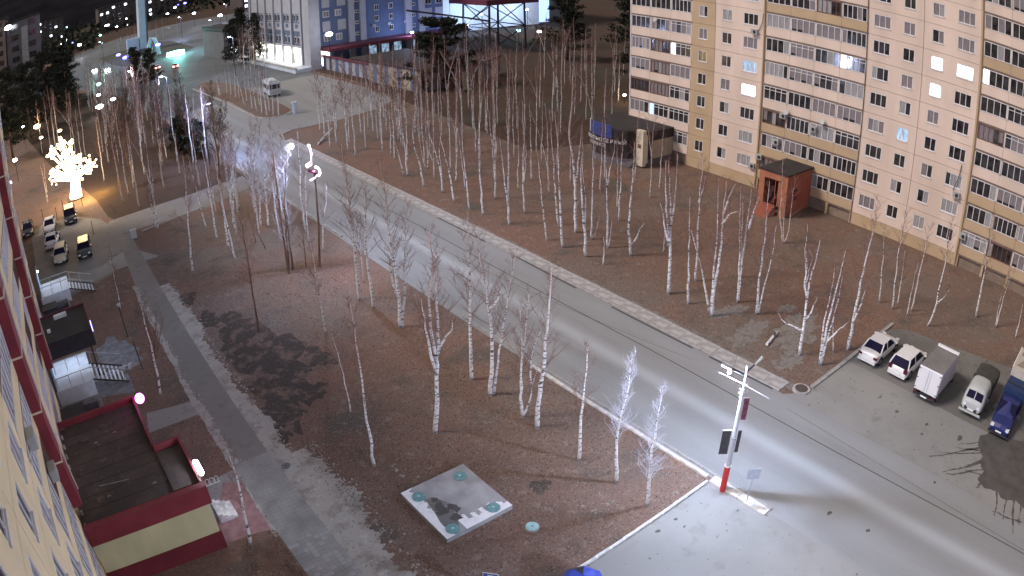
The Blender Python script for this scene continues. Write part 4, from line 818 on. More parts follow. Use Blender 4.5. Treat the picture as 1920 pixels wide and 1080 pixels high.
MB().box(-4.0,-.75,3.002,-3.2,-.1,3.006).build('print_figure', M['printdark'], bx); MB().box(-3.78,-.55,3.007,-3.45,-.3,3.010).build('print_figure', M['frame'], bx)
MB().poly([(-3.0,-.2,3.005),(-1.4,-.8,3.005),(-1.4,.3,3.005),(-2.2,.5,3.005)]).build('print_figure', M['printdark'], bx); MB().poly([(-2.2,.6,3.006),(-1.2,.3,3.006),(-1.0,.9,3.006)]).build('print_figure', M['lilac'], bx)
MB().box(-4.62,-1.07,2.98,-.90,-1.0,3.03).build('edge_rail', M['frame'], bx)
car('red-brown car cut by the right edge beyond the blue truck', Vector((45.4,-.6,.02)), None, math.radians(180), 'carred', 'suv')
# cars in the yard at the left
yg = None
car('black off-road car parked farthest from the cream block in the upper row of the yard', G(133,412,.02), None, math.radians(-92), 'cardark', 'suv', L=4.7, W=1.9, Ht=1.7)
car('white car with dark red windscreen between the black off-road car and the cream block', G(95,430,.02), None, math.radians(-95), 'carwhite', 'sedan')
car('dark car parked tight against the cream block under its second fin', G(54,437,.02), None, math.radians(-92), 'cardark', 'sedan')
car('champagne car with raised bonnet edge beside the blue-lit stairs', G(116,485,.02), None, math.radians(-97), 'cartan', 'suv')
car('black estate car at the end of the lower row by the footpath', G(160,474,.02), None, math.radians(-95), 'cardark', 'suv', L=4.6)
car('white van-like car parked behind the champagne car', G(100,458,.02), None, math.radians(80), 'carwhite', 'sedan')
# minibus near the island
t = thing('minibus', 'pale boxy bus parked behind the birches of the traffic island', 'bus', Vector((48.6,138.5,.02)), math.radians(82))
bo = MB().box(-3.6,-1.2,.5,3.6,1.2,3.0).build('body', M['palewall'], t); bevel(bo,.15,2)
MB().box(-3.63,-1.0,1.7,-3.6,1.0,2.6).build('rear_window', M['glass'], t); MB().box(-3.64,-.9,.8,-3.6,.9,1.4).build('rear_panel', M['cargrey'], t)
for s in (1,-1):
    for i in range(5): MB().box(-3.1+1.3*i,s*1.2,1.6,-2.0+1.3*i,s*1.215,2.5).build('side_window', M['glass'], t)
    for x in (-2.3,2.3): wheel(t, x, s*1.15, .45, .25)
MB().box(-3,-.9,3.01,-1.5,.9,3.2).build('roof_hatch', M['cargrey'], t)
for (X_,Y_,hd,pn,lab,hl) in ((41.5,231,1.5,'carwhite','pair of red tail lights, car waiting left at the roundabout','lampred'),(45.8,222,1.5,'cargrey','car with glowing white-red tail lights, right of the waiting one','lampred')):
    c_ = car(lab, Vector((X_,Y_,.02)), None, hd, pn, 'sedan'); 
    for s in (1,-1): MB().box(-2.35,s*.45,.62,-2.22,s*.95,1.0).build('tail_light', M[hl], c_)
for (px,py,lab) in ((178,135,'left car with bright white headlights on the street by the roundabout'),(202,134,'right car with bright white headlights on the street by the roundabout')):
    c_ = car(lab, G(px,py,.02), None, -1.7, 'cargrey', 'sedan')
    for s in (1,-1): MB().ball((2.3,s*.65,.7), .55, 0, 8, 6).build('headlight', M['lampwhite'], c_)
# blue dome and parking sign at the bottom edge
t = thing('canopy', 'blue domed parasol with a dark band cut by the bottom edge of the view', 'parasol', (14.95,14.55,0)); t.scale = (1.15,1.15,1)
mb = MB(); k = 8; apex = (0,0,2.35)
mats_ = [M['carblue'], M['darkmetal']]
for i in range(k):
    a0, a1 = 2*PI*i/k, 2*PI*(i+1)/k; l1 = [(.55*math.cos(a),.55*math.sin(a),2.18) for a in (a0,a1)]; l2 = [(.88*math.cos(a),.88*math.sin(a),1.82) for a in (a0,a1)]
    m_ = 1 if i in (5,1) else 0; mb.poly([apex,l1[0],l1[1]], m_); mb.poly([l1[0],l2[0],l2[1],l1[1]], m_)
for i in range(k):
    a0, a1 = 2*PI*i/k, 2*PI*(i+1)/k; mb.poly([(0,0,2.3),(.85*math.cos(a1),.85*math.sin(a1),1.80),(.85*math.cos(a0),.85*math.sin(a0),1.80)], 1)
M['canopyblue'] = mat('canopy_blue', (.04,.07,.42), .5, .1, 1); mb.build('cover', [M['canopyblue'], M['darkmetal']], t); MB().tube([(0,0,0),(0,0,2.3)], .03, 6).build('pole', M['steel'], t)
pk = G(920,1078,2.3); t = thing('parking_sign', 'square blue parking sign with white border at the bottom edge', 'sign', (pk.x,pk.y,0), math.radians(-50))
MB().tube([(0,.04,0),(0,.04,2.4)], .03, 6).build('post', M['steel'], t); MB().box(-.35,-.02,1.72,.35,0,2.42).build('border', M['frame'], t); MB().box(-.32,-.03,1.75,.32,-.021,2.39).build('plate', M['signblue'], t)
c_ = bpy.data.curves.new('letter','FONT'); c_.body = 'P'; c_.size = .72; c_.extrude = .004; c_.align_x = 'CENTER'; o = bpy.data.objects.new('letter', c_); COL.objects.link(o); o.parent = t; o.location = (0,-.036,1.82); o.rotation_euler = (PI/2,0,0); c_.materials.append(M['frame'])

# ------------------------------------------------------------------ street lamps
def plight(par, loc, P_, col, r_=.15):
    l = bpy.data.lights.new('lamp_light','POINT'); l.energy = P_; l.color = col; l.shadow_soft_size = r_; o = bpy.data.objects.new('lamp_light', l); COL.objects.link(o); o.parent = par; o.location = loc
B0 = Vector((25.95,15.3,0))
t = thing('street_lamp', 'grey lamp post with red base, dark banners and a two-armed head by the road', 'street lamp', B0)
MB().tube([(0,0,0),(0,0,1.75)], .17, 12).build('painted_base', M['redpaint'], t); MB().tube([(0,0,1.751),(0,0,1.83)], .19, 12).build('collar', M['frame'], t)
MB().tube([(0,0,1.831),(0,0,3.6),(0,0,6.6)], [.14,.13,.095], 12).build('pole', M['polewhite'], t); MB().tube([(0,0,3.6),(0,0,3.7)], .155, 12).build('collar', M['steel'], t)
MB().tube([(0,0,6.6),(0,0,8.0)], .055, 8).build('mast', M['steel'], t)
def rel(px,py): return up_at(px,py,B0)-B0
hd = rel(1395,703)
for (px,py) in ((1372,692),(1416,683)):
    e_ = rel(px,py); a = MB().tube([tuple(hd),tuple(e_)], .045, 6).build('arm', M['darkmetal'], t); d = (e_-hd).normalized()
    l_ = MB().tube([tuple(e_),tuple(e_+d*.55)], [.05,.08], 8).build('lamp_head', M['cargrey'], t)
e_ = rel(1368,697); MB().ball(tuple(e_), .10, 0, 10, 8).build('bulb', M['lampwhite'], t)
plight(t, (e_.x-.1, e_.y+.1, e_.z-.22), 3400, (.58,.70,1), .12)
for i,(z,r_) in enumerate(((6.3,.20),(6.75,.16))): MB().tube([(-r_*1.6,r_*.3*(i%2),z),(r_*1.6,-r_*.3,z+.08)], .035, 6).build('insulator_bracket', M['steel'], t)
for i in range(3): MB().ball(((-.2+.2*i),.05*((-1)**i),6.5+.12*(i%3)), .06, 0, 8, 6).build('insulator', M['steel'], t)
for (x0_,x1_,z0_,z1_,mm) in ((-.66,-.2,2.6,4.1,'bannerblack'),(.16,.42,4.8,6.1,'bannerred')):
    q = MB().box(x0_,-.02,z0_,x1_,.02,z1_).build('banner', M[mm], t); q.rotation_euler = (0,0,math.radians(-42)); MB().box(min(x0_,0),-.025,z1_+.01,max(x1_,0),.025,z1_+.06).build('banner_arm', M['frame'], q)
q = MB().box(.18,-.02,2.7,.36,.02,4.1).build('banner', M['bannerblack'], t); q.rotation_euler = (0,0,math.radians(-42))
# wires
def wire(pts, r_, lab, m='darkmetal', sag=.3):
    mb = MB()
    for A_, B_ in zip(pts[:-1], pts[1:]):
        A_, B_ = Vector(A_), Vector(B_); n_ = 10; mb.tube([A_.lerp(B_,i/n_) - Vector((0,0,sag*4*(i/n_)*(1-i/n_))) for i in range(n_+1)], r_*.6, 4)
    return tag(mb.build('overhead_wire', M[m]), lab, 'wire')
top0 = B0 + Vector((0,0,6.9)); B2 = Vector((22.0,55.2,0))
wire([top0 + Vector((0,-55,0)), top0 + Vector((0,-2.6,-.06))], .016, 'overhead wire running from the near lamp post towards the viewer along the road', 'darkmetal', .8)
wire([top0 + Vector((-.1,2.6,.02)), B2 + Vector((0,0,8.6))], .016, 'overhead wire between the near lamp post and the post with the lit ribbon', 'darkmetal', .9)
for p0_, p1_, lb_ in ((top0, top0 + Vector((0,-2.6,-.06)), 'short white insulated wire end on the viewer side of the near lamp post'), (top0, top0 + Vector((-.1,2.6,.02)), 'short white insulated wire end on the far side of the near lamp post')): wire([p0_, p0_.lerp(p1_, .6)], .016, lb_, 'steel', .0)
wl = up_at(1450,634,Vector((37.8,20,0)))
wire([B0+rel(1374,691), (38.6,23.0,4.6)], .014, 'thin cable crossing the road from the near lamp head to the birch verge')
t = tag(MB().tube([G(1438,646,.12),G(1457,622,.14)],.11,8).build('log', M['bark']), 'short pale birch log lying on the verge above the lamp post', 'log')
t = thing('street_sign', 'small square road sign seen from behind on a thin post at the island kerb', 'sign', (26.1,13.72,0), math.radians(-40))
MB().tube([(0,0,.1),(0,0,2.35)], .035, 8).build('post', M['steel'], t); q = MB().box(-.36,-.06,1.75,.36,-.04,2.45).build('plate', M['signback'], t); bevel(q,.02); MB().box(-.05,-.04,1.95,.05,.03,2.35).build('clamp', M['darkmetal'], t)
t = thing('street_lamp', 'cool white street lamp on the near car park, its pole just below the view', 'street lamp', (12.6,3.6,0))
MB().tube([(0,0,0),(0,0,5),(0,0,9)], [.14,.11,.07], 10).build('pole', M['polewhite'], t); MB().tube([(0,0,9),(1.2,.4,9.3)], .05, 6).build('arm', M['steel'], t); MB().box(1.1,.25,9.2,1.7,.55,9.34).build('lamp_head', M['polewhite'], t); plight(t, (1.4,.4,9.1), 5200, (.62,.73,1), .15)
# second post with lit ribbon ornament
t = thing('ribbon_lamp_post', 'brown lamp post with a lit S-shaped ribbon ornament among the roadside birches', 'street lamp', B2)
def r2(px,py): return tuple(up_at(px,py,B2)-B2)
MB().tube([(0,0,0),r2(597,420),r2(592,350),r2(584,285)], [.11,.09,.07,.05], 10).build('pole', M['brownbark'], t)
MB().tube([r2(584,302),r2(583,285),r2(578,272)], .07, 6).build('mast', M['frame'], t)
a_, b_ = Vector(r2(574,312)), Vector(r2(583,306)); MB().tube([a_,b_], .16, 8).build('ribbon', em('ribbon_pink',(1,.85,.97),4), t)
pts = [r2(*q) for q in ((590,313),(595,314),(599,319),(600,325),(597,330))]; MB().tube(pts, .09, 8).build('ribbon', em('ribbon_white',(1,.9,1),4), t)
pts = [r2(*q) for q in ((595,328),(590,333),(586,336),(581,338))]; MB().tube(pts, .08, 8).build('ribbon', em('ribbon_pale',(.85,.8,1),2.5), t)
pts = [r2(*q) for q in ((577,319),(583,321),(589,322),(594,326))]; MB().tube(pts, .14, 6).build('ribbon', M['bannerred'], t)
# bright lamp inside the white lit crowns
B3 = G(541,513); t = thing('street_lamp', 'bright white street lamp hidden in the white lit birch crown by the road', 'street lamp', B3)
e_ = up_at(546,274,B3)-B3; MB().tube([(0,0,0),(0,0,e_.z*.6),(0,0,e_.z-.3)], [.10,.08,.05], 8).build('pole', M['brownbark'], t); MB().tube([(0,0,e_.z-.3),tuple(e_)], .05, 6).build('arm', M['steel'], t)
MB().ball(tuple(e_), .22, 0, 10, 8).build('lamp_head', M['lampwhite'], t); plight(t, (e_.x+1.6,e_.y-.3,e_.z-.2), 5200, (.55,.66,1), .25)
B4 = Vector((23.6,97,0)); t = thing('street_lamp', 'street lamp between the white lit birches farther up the road', 'street lamp', B4)
MB().tube([(0,0,0),(0,0,8.5)], .08, 8).build('pole', M['darkmetal'], t); MB().tube([(0,0,8.5),(1.2,0,8.9)], .05, 6).build('arm', M['steel'], t); MB().box(1.1,-.12,8.8,1.7,.12,8.95).build('lamp_head', M['polewhite'], t); plight(t, (1.4,0,8.6), 5000, (.42,.55,1), .2)
B5 = Vector((38.2,104.5,0))
# park lamps on the left
for (px,py,top_,lab) in ((300,352,None,''),):
    pass
for (bx,by,tx,ty,lab) in ((240,632,222,572,'unlit dark park lamp post on the lawn left of the forked shrub'),(268,692,250,640,'thin dark post beside the gravel and the leaning birch')):
    B_ = G(bx,by); t = thing('park_lamp', lab, 'lamp post', B_); e_ = up_at(tx,ty,B_)-B_
    MB().tube([(0,0,0),tuple(e_)], .05, 8).build('pole', M['darkmetal'], t)
    if ty < 600: MB().ball(tuple(e_), .16, 0, 10, 8).build('globe', M['cargrey'], t)
# far lamps: (px,py of the light, height, radius (glare built into the big ones), material, power, colour, label)
FAR = [(28,300,4,.42,'lampwhite',120,(1,.8,.7),'round white park lamp nearest the fin corner, upper of two'),(17,343,4,.36,'lampwhite',100,(1,.8,.7),'round white park lamp by the cream block, lower of two'),
 (43,238,5,.30,'lampwhite',60,(1,.9,.8),'small lamp on a dark post in front of the grey court'),(69,237,6,.62,'lampwarm',500,(1,.75,.4),'tall warm oval lantern at the left edge of the dark pines'),
 (77,258,5,.30,'lampwarm',200,(1,.7,.35),'small warm lantern directly under the tall oval one'),(112,245,5,.34,'lampwarm',160,(1,.7,.35),'warm lantern between the pines, right of the oval one'),(112,258,4.5,.26,'lampwarm',60,(1,.7,.35),'lowest warm lantern under the pines'),
 (185,158,6,.55,'lampcyan',400,(.3,1,.8),'green traffic light glowing between the birch trunks'),(185,178,5,.45,'lampwhite',150,(.9,.95,1),'white lamp under the green traffic light'),(187,200,2.5,.8,'lampwhite',120,(.9,.92,1),'lit white shop notice under the traffic light'),
 (212,186,3,.5,'lampwhite',0,(1,1,1),'faint white lamp right of the lit notice'),
 (117,82,7,1.3,'lampwhite',500,(.8,.9,1),'white lamp with large glare left of the roundabout, lower one'),(124,75,8,.8,'lampwhite',0,(.8,.9,1),'small white lamp touching the large glare left of the roundabout'),(149,84,7,1.2,'lampwhite',500,(.75,.9,1),'white lamp with large glare beside the turquoise lane'),(136,80,7,.7,'lampblue',0,(1,1,1),'violet lamp between the two large white ones'),
 (111,49,9,1.0,'lampcyan',0,(1,1,1),'left turquoise lamp in the far town'),(125,51,9,1.0,'lampcyan',0,(1,1,1),'right turquoise lamp in the far town'),(96,58,9,.9,'lampcyan',0,(1,1,1),'blue-white lamp under the turquoise pair'),(89,49,9,.8,'lampwhite',0,(1,1,1),'white lamp left of the turquoise pair'),(188,66,8,.8,'lampcyan',0,(1,1,1),'turquoise lamp left of the far birches'),
 (73,58,8,.7,'lampwhite',0,(1,1,1),'slanted white lamp by the violet tower block'),(22,125,7,1.1,'lampwhite',300,(1,.9,1),'white lamp on the facade foot of the far tower block'),(45,121,7,1.5,'lampmagenta',400,(1,.7,1),'wide pink-white lamp above the dark pines'),
 (15,45,30,1.2,'lampwhite',0,(1,1,1),'upper of two lamps on the far tower block edge'),(15,52,28,1.2,'lampwhite',0,(1,1,1),'lower of two lamps on the far tower block edge'),
 (198,48,8,.7,'lampwhite',0,(1,1,1),'small white lamp above the far birch row'),(219,50,8,.8,'lampwhite',0,(1,1,1),'right small white lamp above the far birch row'),(237,35,8,.8,'lampwhite',0,(1,1,1),'white lamp just left of the monument'),(263,20,8,.9,'lampwhite',0,(1,1,1),'white lamp behind the top of the monument'),
 (275,10,9,2.2,'lampmagenta',0,(1,1,1),'bright pink advertising lamp behind the monument'),(284,7,9,1.8,'lampmagenta',0,(1,1,1),'second pink lamp right of the advertising lamp'),(267,10,9,1.2,'lampwhite',0,(1,1,1),'oval white lamp beside the pink ones'),(320,4,9,1.4,'lampwhite',0,(1,1,1),'white lamp at the top edge, right of the monument'),(328,14,9,1.1,'lampwhite',0,(1,1,1),'white lamp below the top edge one'),(334,9,9,.8,'lampblue',0,(1,1,1),'small blue lamp beside the top edge lamps'),
 (295,5,9,1.1,'lampblue',0,(1,1,1),'blue lamp between the pink and white lamps'),(347,6,12,1.3,'lampblue',600,(.3,.3,1),'tall blue light strip left of the violet shop front'),(314,26,8,.9,'lampwhite',0,(1,1,1),'white lamp over the violet forecourt'),(364,25,8,1.0,'lampwhite',300,(.8,.8,1),'white street lamp over the violet forecourt edge'),
 (413,29,8,1.1,'lampwhite',400,(.9,.95,1),'white street lamp in the green lit trees near the corner'),(411,48,7,1.3,'lampwhite',600,(.8,.85,1),'larger white street lamp under the green lit trees'),(617,64,9,.9,'lampwhite',500,(.85,.9,1),'floodlight on the wall of the blue building'),
 (150,9,14,3.6,'lampwhite',0,(1,1,1),'biggest white light cluster on the skyline, left'),(165,6,14,3.0,'lampwhite',0,(1,1,1),'biggest white light cluster on the skyline, right'),(132,12,12,1.6,'lampred',0,(1,1,1),'pink-red lamp beside the skyline light cluster'),(112,12,12,1.7,'lampwhite',0,(1,1,1),'white lamp left of the pink-red one'),(98,18,10,1.3,'lampwhite',0,(1,1,1),'pale lamp at the skyline by the tower block'),(107,22,10,1.2,'lampwhite',0,(1,1,1),'lower pale lamp by the tower block'),(122,24,10,1.1,'lampwhite',0,(1,1,1),'pale lamp in the middle of the far town'),(146,21,10,1.6,'lampwhite',0,(1,1,1),'dim lamp under the skyline cluster'),(99,30,10,1.2,'lampwhite',0,(1,1,1),'white lamp on the slope of the far town'),
 (205,9,10,1.0,'lampwhite',0,(1,1,1),'lamp at the far car park'),(18,6,25,2.5,'lampmagenta',0,(1,1,1),'pink-white sign light at the top left corner'),(72,9,25,3.0,'lampmagenta',0,(1,1,1),'pale pink lit gable on the skyline'),(8,28,25,2.8,'lampmagenta',0,(1,1,1),'lit pink roof edge at the left border'),
 (120,268,4,.3,'lampwarm',0,(1,1,1),'warm lantern just above the glowing tree'),(222,103,2,.9,'lampblue',250,(.3,.3,1),'blue light bar at the left of the monument island'),(235,108,2,1.0,'lampblue',250,(.35,.3,1),'blue light bar on the monument island, lower one'),(296,84,5,.9,'lampblue',100,(.5,.5,1),'blue-white lamp behind the small arch'),(972,205/3.6,3,.5,'lampcyan',0,(1,1,1),'thin lit barrier in front of the floodlit hall'),(1011,59,2,.5,'lampwhite',0,(1,1,1),'car light in the doorway of the side wing'),(895,134,1.5,.16,'lampwhite',0,(1,1,1),'tiny light at the edge of the dark wood'),(1171,178,1.5,.28,'lampwarm',60,(1,.8,.7),'small light at the corner of the pink block')]
for (px,py,z,r_,mm,P_,c_,lab) in FAR:
    p_ = G(px,py,z); t = thing('far_lamp', lab, 'lamp', (p_.x,p_.y,0))
    if z < 20: MB().tube([(0,0,0),(0,0,z-r_)], min(.08,r_*.15), 5).build('post', M['darkmetal'], t)
    else: MB().box(-.2,0,z-r_-1.2,.2,.4,z-r_).build('bracket', M['darkmetal'], t)
    mb = MB(); mb.ball((0,0,0), r_, 0, 9, 6); o = mb.build('lamp_head', M[mm], t); o.location = (0,0,z); o.scale = (1.3,1,.65) if z < 7 else (1.0,.8,.5)
    if P_: plight(t, (0,0,z+r_+.3), P_, c_, .3)

# ------------------------------------------------------------------ monument, arch, far town
c0 = G(268,96); mo = thing('monument', 'tall white fluted stele on the roundabout island', 'monument', (c0.x,c0.y,0))
MB().prism([(-1.5,-3.2),(1.6,-3.2),(2.6,-1),(2.2,2.5),(-1.6,2.5)],0,46).build('shaft', M['palewall'], mo)
for i in range(4): MB().box(1.7+.25*i,-3.0+.6*i,0,1.95+.25*i,-2.8+.6*i,46).build('flute', M['greyblue'], mo)
MB().prism([(-7.5,-2),(-2,-2.6),(-2,1),(-7.5,1)],0,7).build('side_wing', M['palewall'], mo); MB().box(-2.5,-5,0,5.5,-3.4,1.4).build('base', M['plainwall'], mo)
c0 = G(288,104); ar = thing('arch_sculpture', 'small white curved arch standing right of the monument', 'sculpture', (c0.x,c0.y,0), -.6)
MB().tube([(-2.4,0,0),(-1.8,0,4.5),(-.6,0,7.2),(.8,0,6.6),(2.0,0,4),(2.7,0,0)], [.9,.8,.9,.9,.8,.9], 8).build('arch', M['palewall'], ar); MB().tube([(-1.0,.3,0),(-.3,.3,3.6),(.8,.3,3.4),(1.3,.3,0)], .35, 6).build('inner_arch', M['cargrey'], ar)
c0 = G(262,112); t = thing('curved_benches', 'two curved white low rails on the island before the monument', 'railing', (c0.x,c0.y,0))
for i in range(2): MB().tube([(i*3,0,0),(1+i*3,1,.9),(1.5+i*3,3,1.2),(1.5+i*3,5,.3)], .25, 6).build('rail', M['palewall'], t)
c0 = G(335,103); t = thing('light_arch', 'broad glowing turquoise light gate at the edge of the roundabout', 'light gate', (c0.x,c0.y,0), -.35)
e_ = [Vector(up_at(px,py,c0)-c0) for px,py in ((313,104),(330,103),(345,106),(347,112),(348,122),(347,130))]
ca_, sa_ = math.cos(.35), math.sin(.35)
e_ = [Vector((q.x*ca_-q.y*sa_, q.x*sa_+q.y*ca_, max(q.z,.3))) for q in e_]
MB().tube(e_[:3], [.9,1.5,1.3], 8).build('light_bar', M['lampcyan'], t); MB().tube(e_[2:], [1.2,1.3,1.3,1.1], 8).build('light_column', M['lampcyan'], t); plight(t, (0,-2,4), 5500, (.25,1,.9), .8)
def slab_house(label, x0_, x1_, y0_, y1_, h_, wallm, cols, rows, lit=.15, seed=1, face='y', wm='glass', name='far_building'):
    t = thing(name, label, 'building', (0,0,0)); r = random.Random(seed)
    MB().box(x0_,y0_,0,x1_,y1_,h_).build('wall', M[wallm], t); MB().box(x0_-.3,y0_-.3,h_+.01,x1_+.3,y1_+.3,h_+.8).build('roof', M['darkroof'], t)
    for i in range(cols):
        for j in range(rows):
            zz = h_*(j+.35)/rows; L = r.random() < lit
            if face == 'y': xx = x0_+(x1_-x0_)*(i+.3)/cols; MB().box(xx,y0_-.12,zz,xx+(x1_-x0_)/cols*.42,y0_-.02,zz+h_/rows*.5).build('window', M['lit' if L else wm], t)
            else: yy = y0_+(y1_-y0_)*(i+.3)/cols; MB().box(x1_+.02,yy,zz,x1_+.12,yy+(y1_-y0_)/cols*.42,zz+h_/rows*.5).build('window', M['lit' if L else wm], t)
    return t
slab_house('pinkish tower block with lit roof edge at the far left above the dark pines', -40,-10.5,205,228,31,'townpink',9,11,.04,3,'y')
t = slab_house('grey end tower with a pale stair strip, right part of the far left block', -10.2,1.2,207,226,29,'plainwall',2,9,0,4,'y')
MB().box(-5.2,206.4,0,-3.0,206.9,27).build('stair_strip', M['greyglass'], t)
slab_house('violet lit shop front building on the skyline right of the monument', 148,215,470,500,16,'town',12,4,.5,7,'y','litblue')
slab_house('dark long building at the top edge left of the blue building', 60,66,212,238,9,'plainwall',4,2,.2,8,'y')
slab_house('dark town block on the skyline above the far car park', 60,140,620,650,22,'town',14,6,.12,9,'y')
slab_house('second dark town block at the skyline left of the monument', -40,30,700,730,26,'town',12,7,.14,10,'y')
slab_house('far dark block behind the violet shop front', 200,280,640,670,30,'town',12,8,.10,12,'y')
slab_house('far pale house on the left skyline under the light cluster', -150,-70,560,600,26,'town',12,7,.16,14,'y')
for (x,y,P_,c_) in ((170,455,4500,(.35,.25,1)),(75,340,3000,(.45,.6,1)),(30,300,2600,(.35,.8,1)),(70,262,3000,(.28,.7,1)),(22,152,1500,(.75,.85,1)),(52,175,1500,(.6,.75,1)),(24.6,128,2600,(.36,.5,1)),(110,380,3000,(.7,.7,1))):
    t = thing('street_lamp', 'tall street lamp post %s' % {170:'before the violet shop front',75:'behind the monument',30:'left of the monument island',70:'right of the monument island',22:'among the white lit trunks of the left wood',52:'at the corner terrace',24.6:'at the wood edge opposite the traffic island',110:'on the lane behind the roundabout'}[x], 'street lamp', (x,y,0))
    MB().tube([(0,0,0),(0,0,10)], .10, 6).build('pole', M['darkmetal'], t); MB().tube([(0,0,10),(-.9,-.6,10.3)], .06, 5).build('arm', M['steel'], t); MB().box(-1.4,-.75,10.25,-.8,-.45,10.4).build('lamp_head', M['lampwhite'], t); plight(t, (-1.1,-.6,10.0), P_, c_, .3)

# ------------------------------------------------------------------ glowing LED tree
B_ = G(143,372); lt = thing('light_tree', 'glowing warm white LED blossom tree on the yard lawn', 'light tree', B_)
r = random.Random(4)
def rr_(px,py): return up_at(px,py,B_)-B_
MB().box(-1.3,-1.2,0,1.3,1.2,.18).build('base', M['darkmetal'], lt)
MB().tube([(0,0,.18),tuple(rr_(142,350)),tuple(rr_(141,335))], [1.05,.8,.75], 12).build('trunk', M['ledwarm'], lt)
tr0 = rr_(141,338)
for (px,py,w_) in ((105,322,1.1),(112,338,.8),(122,310,1.2),(160,305,1.3),(168,315,.9),(150,300,1.2),(133,298,1.2),(112,318,1.0),(150,325,1.4),(130,322,1.4),(120,332,.9),(158,322,1.0),(140,300,1.1),(128,283,1.1),(122,272,.9),(136,268,.7),(120,290,.9),(101,287,.7),(97,292,.6),(103,279,.5),(117,265,.5)):
    e_ = rr_(px,py) + Vector((r.uniform(-.8,.8), r.uniform(-.8,.8), 0))
    b_ = MB().tube([tuple(tr0),tuple(tr0.lerp(e_,.6)+Vector((0,0,.1))),tuple(e_)], [.22,.14,.08], 5).build('branch', M['ledwarm'], lt)
    mb = MB()
    for i in range(18): q = e_ + Vector((r.gauss(0,1),r.gauss(0,1),r.gauss(0,.8)))*w_*.40; mb.ball(tuple(q), r.uniform(.07,.20), 0, 6, 4)
    mb.build('blossom_cluster', M['ledwarm'], b_)
plight(lt, (1.6,-3.6,2.2), 950, (1,.62,.20), .6); plight(lt, (0,0,8.6), 500, (1,.66,.3), .8); plight(lt, (4.2,-1.5,1.7), 520, (1,.72,.22), .5)

# ------------------------------------------------------------------ birches
def limb_set(mbT, mbB, stems, seed, dens=1.0, start=.36, rt_=.0075, spread=1.0):
    r = random.Random(seed)
    for pts, r0 in stems:
        L = [0]
        for a, b in zip(pts[:-1], pts[1:]): L.append(L[-1]+(b-a).length)
        T = L[-1]
        if T < .5: continue
        sub = []; n_ = max(8, int(T/.75))
        for i in range(n_+1):
            d = T*i/n_; j = 0
            while j < len(L)-2 and L[j+1] < d: j += 1
            f = (d-L[j])/max(L[j+1]-L[j],1e-6); q = pts[j].lerp(pts[j+1], f)
            wob = .05 if 0 < i < n_ else 0
            sub.append(q+Vector((r.uniform(-wob,wob), r.uniform(-wob,wob), 0)))
        mbT.tube(sub, [max(.016, r0*(1-.86*(i/n_)**.9)) for i in range(n_+1)], 7)
        nl = int((T*1.8+2)*dens)
        for q in range(nl):
            f = start + (1-start)*((q+r.random())/nl); i = min(int(f*n_), n_-1); base = sub[i].lerp(sub[i+1], f*n_-i)
            az = r.uniform(0, 2*PI); el = r.uniform(.5, 1.15); ll = ((1-f)*.26*T + .55)*r.uniform(.55,1.15)*spread
            d = Vector((math.cos(az)*math.cos(el), math.sin(az)*math.cos(el), math.sin(el)))
            c_ = [base]; dd = d.copy()
            for s in range(4): dd = (dd + Vector((r.uniform(-.2,.2),r.uniform(-.2,.2),.12))).normalized(); c_.append(c_[-1]+dd*ll/4)
            rb = .006+.0062*ll; mbB.tube(c_, [rb*1.3,rb*1.1,rb*.9,rb*.7,rb*.35], 4, 0, False)
            for k in range(int(5+ll*6)):
                g = r.uniform(.2,1); s = min(int(g*4),3); b0 = c_[s].lerp(c_[s+1], g*4-s); a2 = r.uniform(0,2*PI); tl = r.uniform(.22,.62)*(.6+.35*ll)
                td = (dd*.55 + Vector((math.cos(a2)*.8, math.sin(a2)*.8, r.uniform(.0,.7)))).normalized(); e2 = b0+td*tl; 
                mbB.tube([b0, b0.lerp(e2,.5)+Vector((r.uniform(-.04,.04),r.uniform(-.04,.04),.03)), e2], [rt_*.75,rt_*.6,rt_*.25], 3, 1, False)
def birch(label, stems_px, r0=.11, seed=1, group='birches along the street', dens=1.0, start=.36, cat='birch', name='birch_tree', barkm='bark', twigm='twig', spread=1.0):
    B = G(*stems_px[0][0]); t = thing(name, label, cat, B, 0, group); st = []
    for k, s in enumerate(stems_px):
        pts = [up_at(px,py,B)-B for px,py in s]; 
        if k == 0 or s[0] == stems_px[0][0]: pts[0] = Vector((0,0,-.05))
        r = random.Random(seed*31+k); dp = Vector((B.x,B.y)).normalized(); o = r.uniform(-.5,.5)
        if k: pts = [p+Vector((dp.x,dp.y,0))*o*(i/(len(pts))) for i,p in enumerate(pts)]
        st.append((pts, r0*(1.12 if k == 0 else .8)))
    a, b = MB(), MB(); limb_set(a, b, st, seed, dens, start, spread=spread)
    a.build('trunk', M[barkm], t, True); b.build('branches', [M['frost' if twigm == 'frost' else 'limb'], M[twigm]], t); return t  # frost: pale twig copy with lamp light painted into its colour
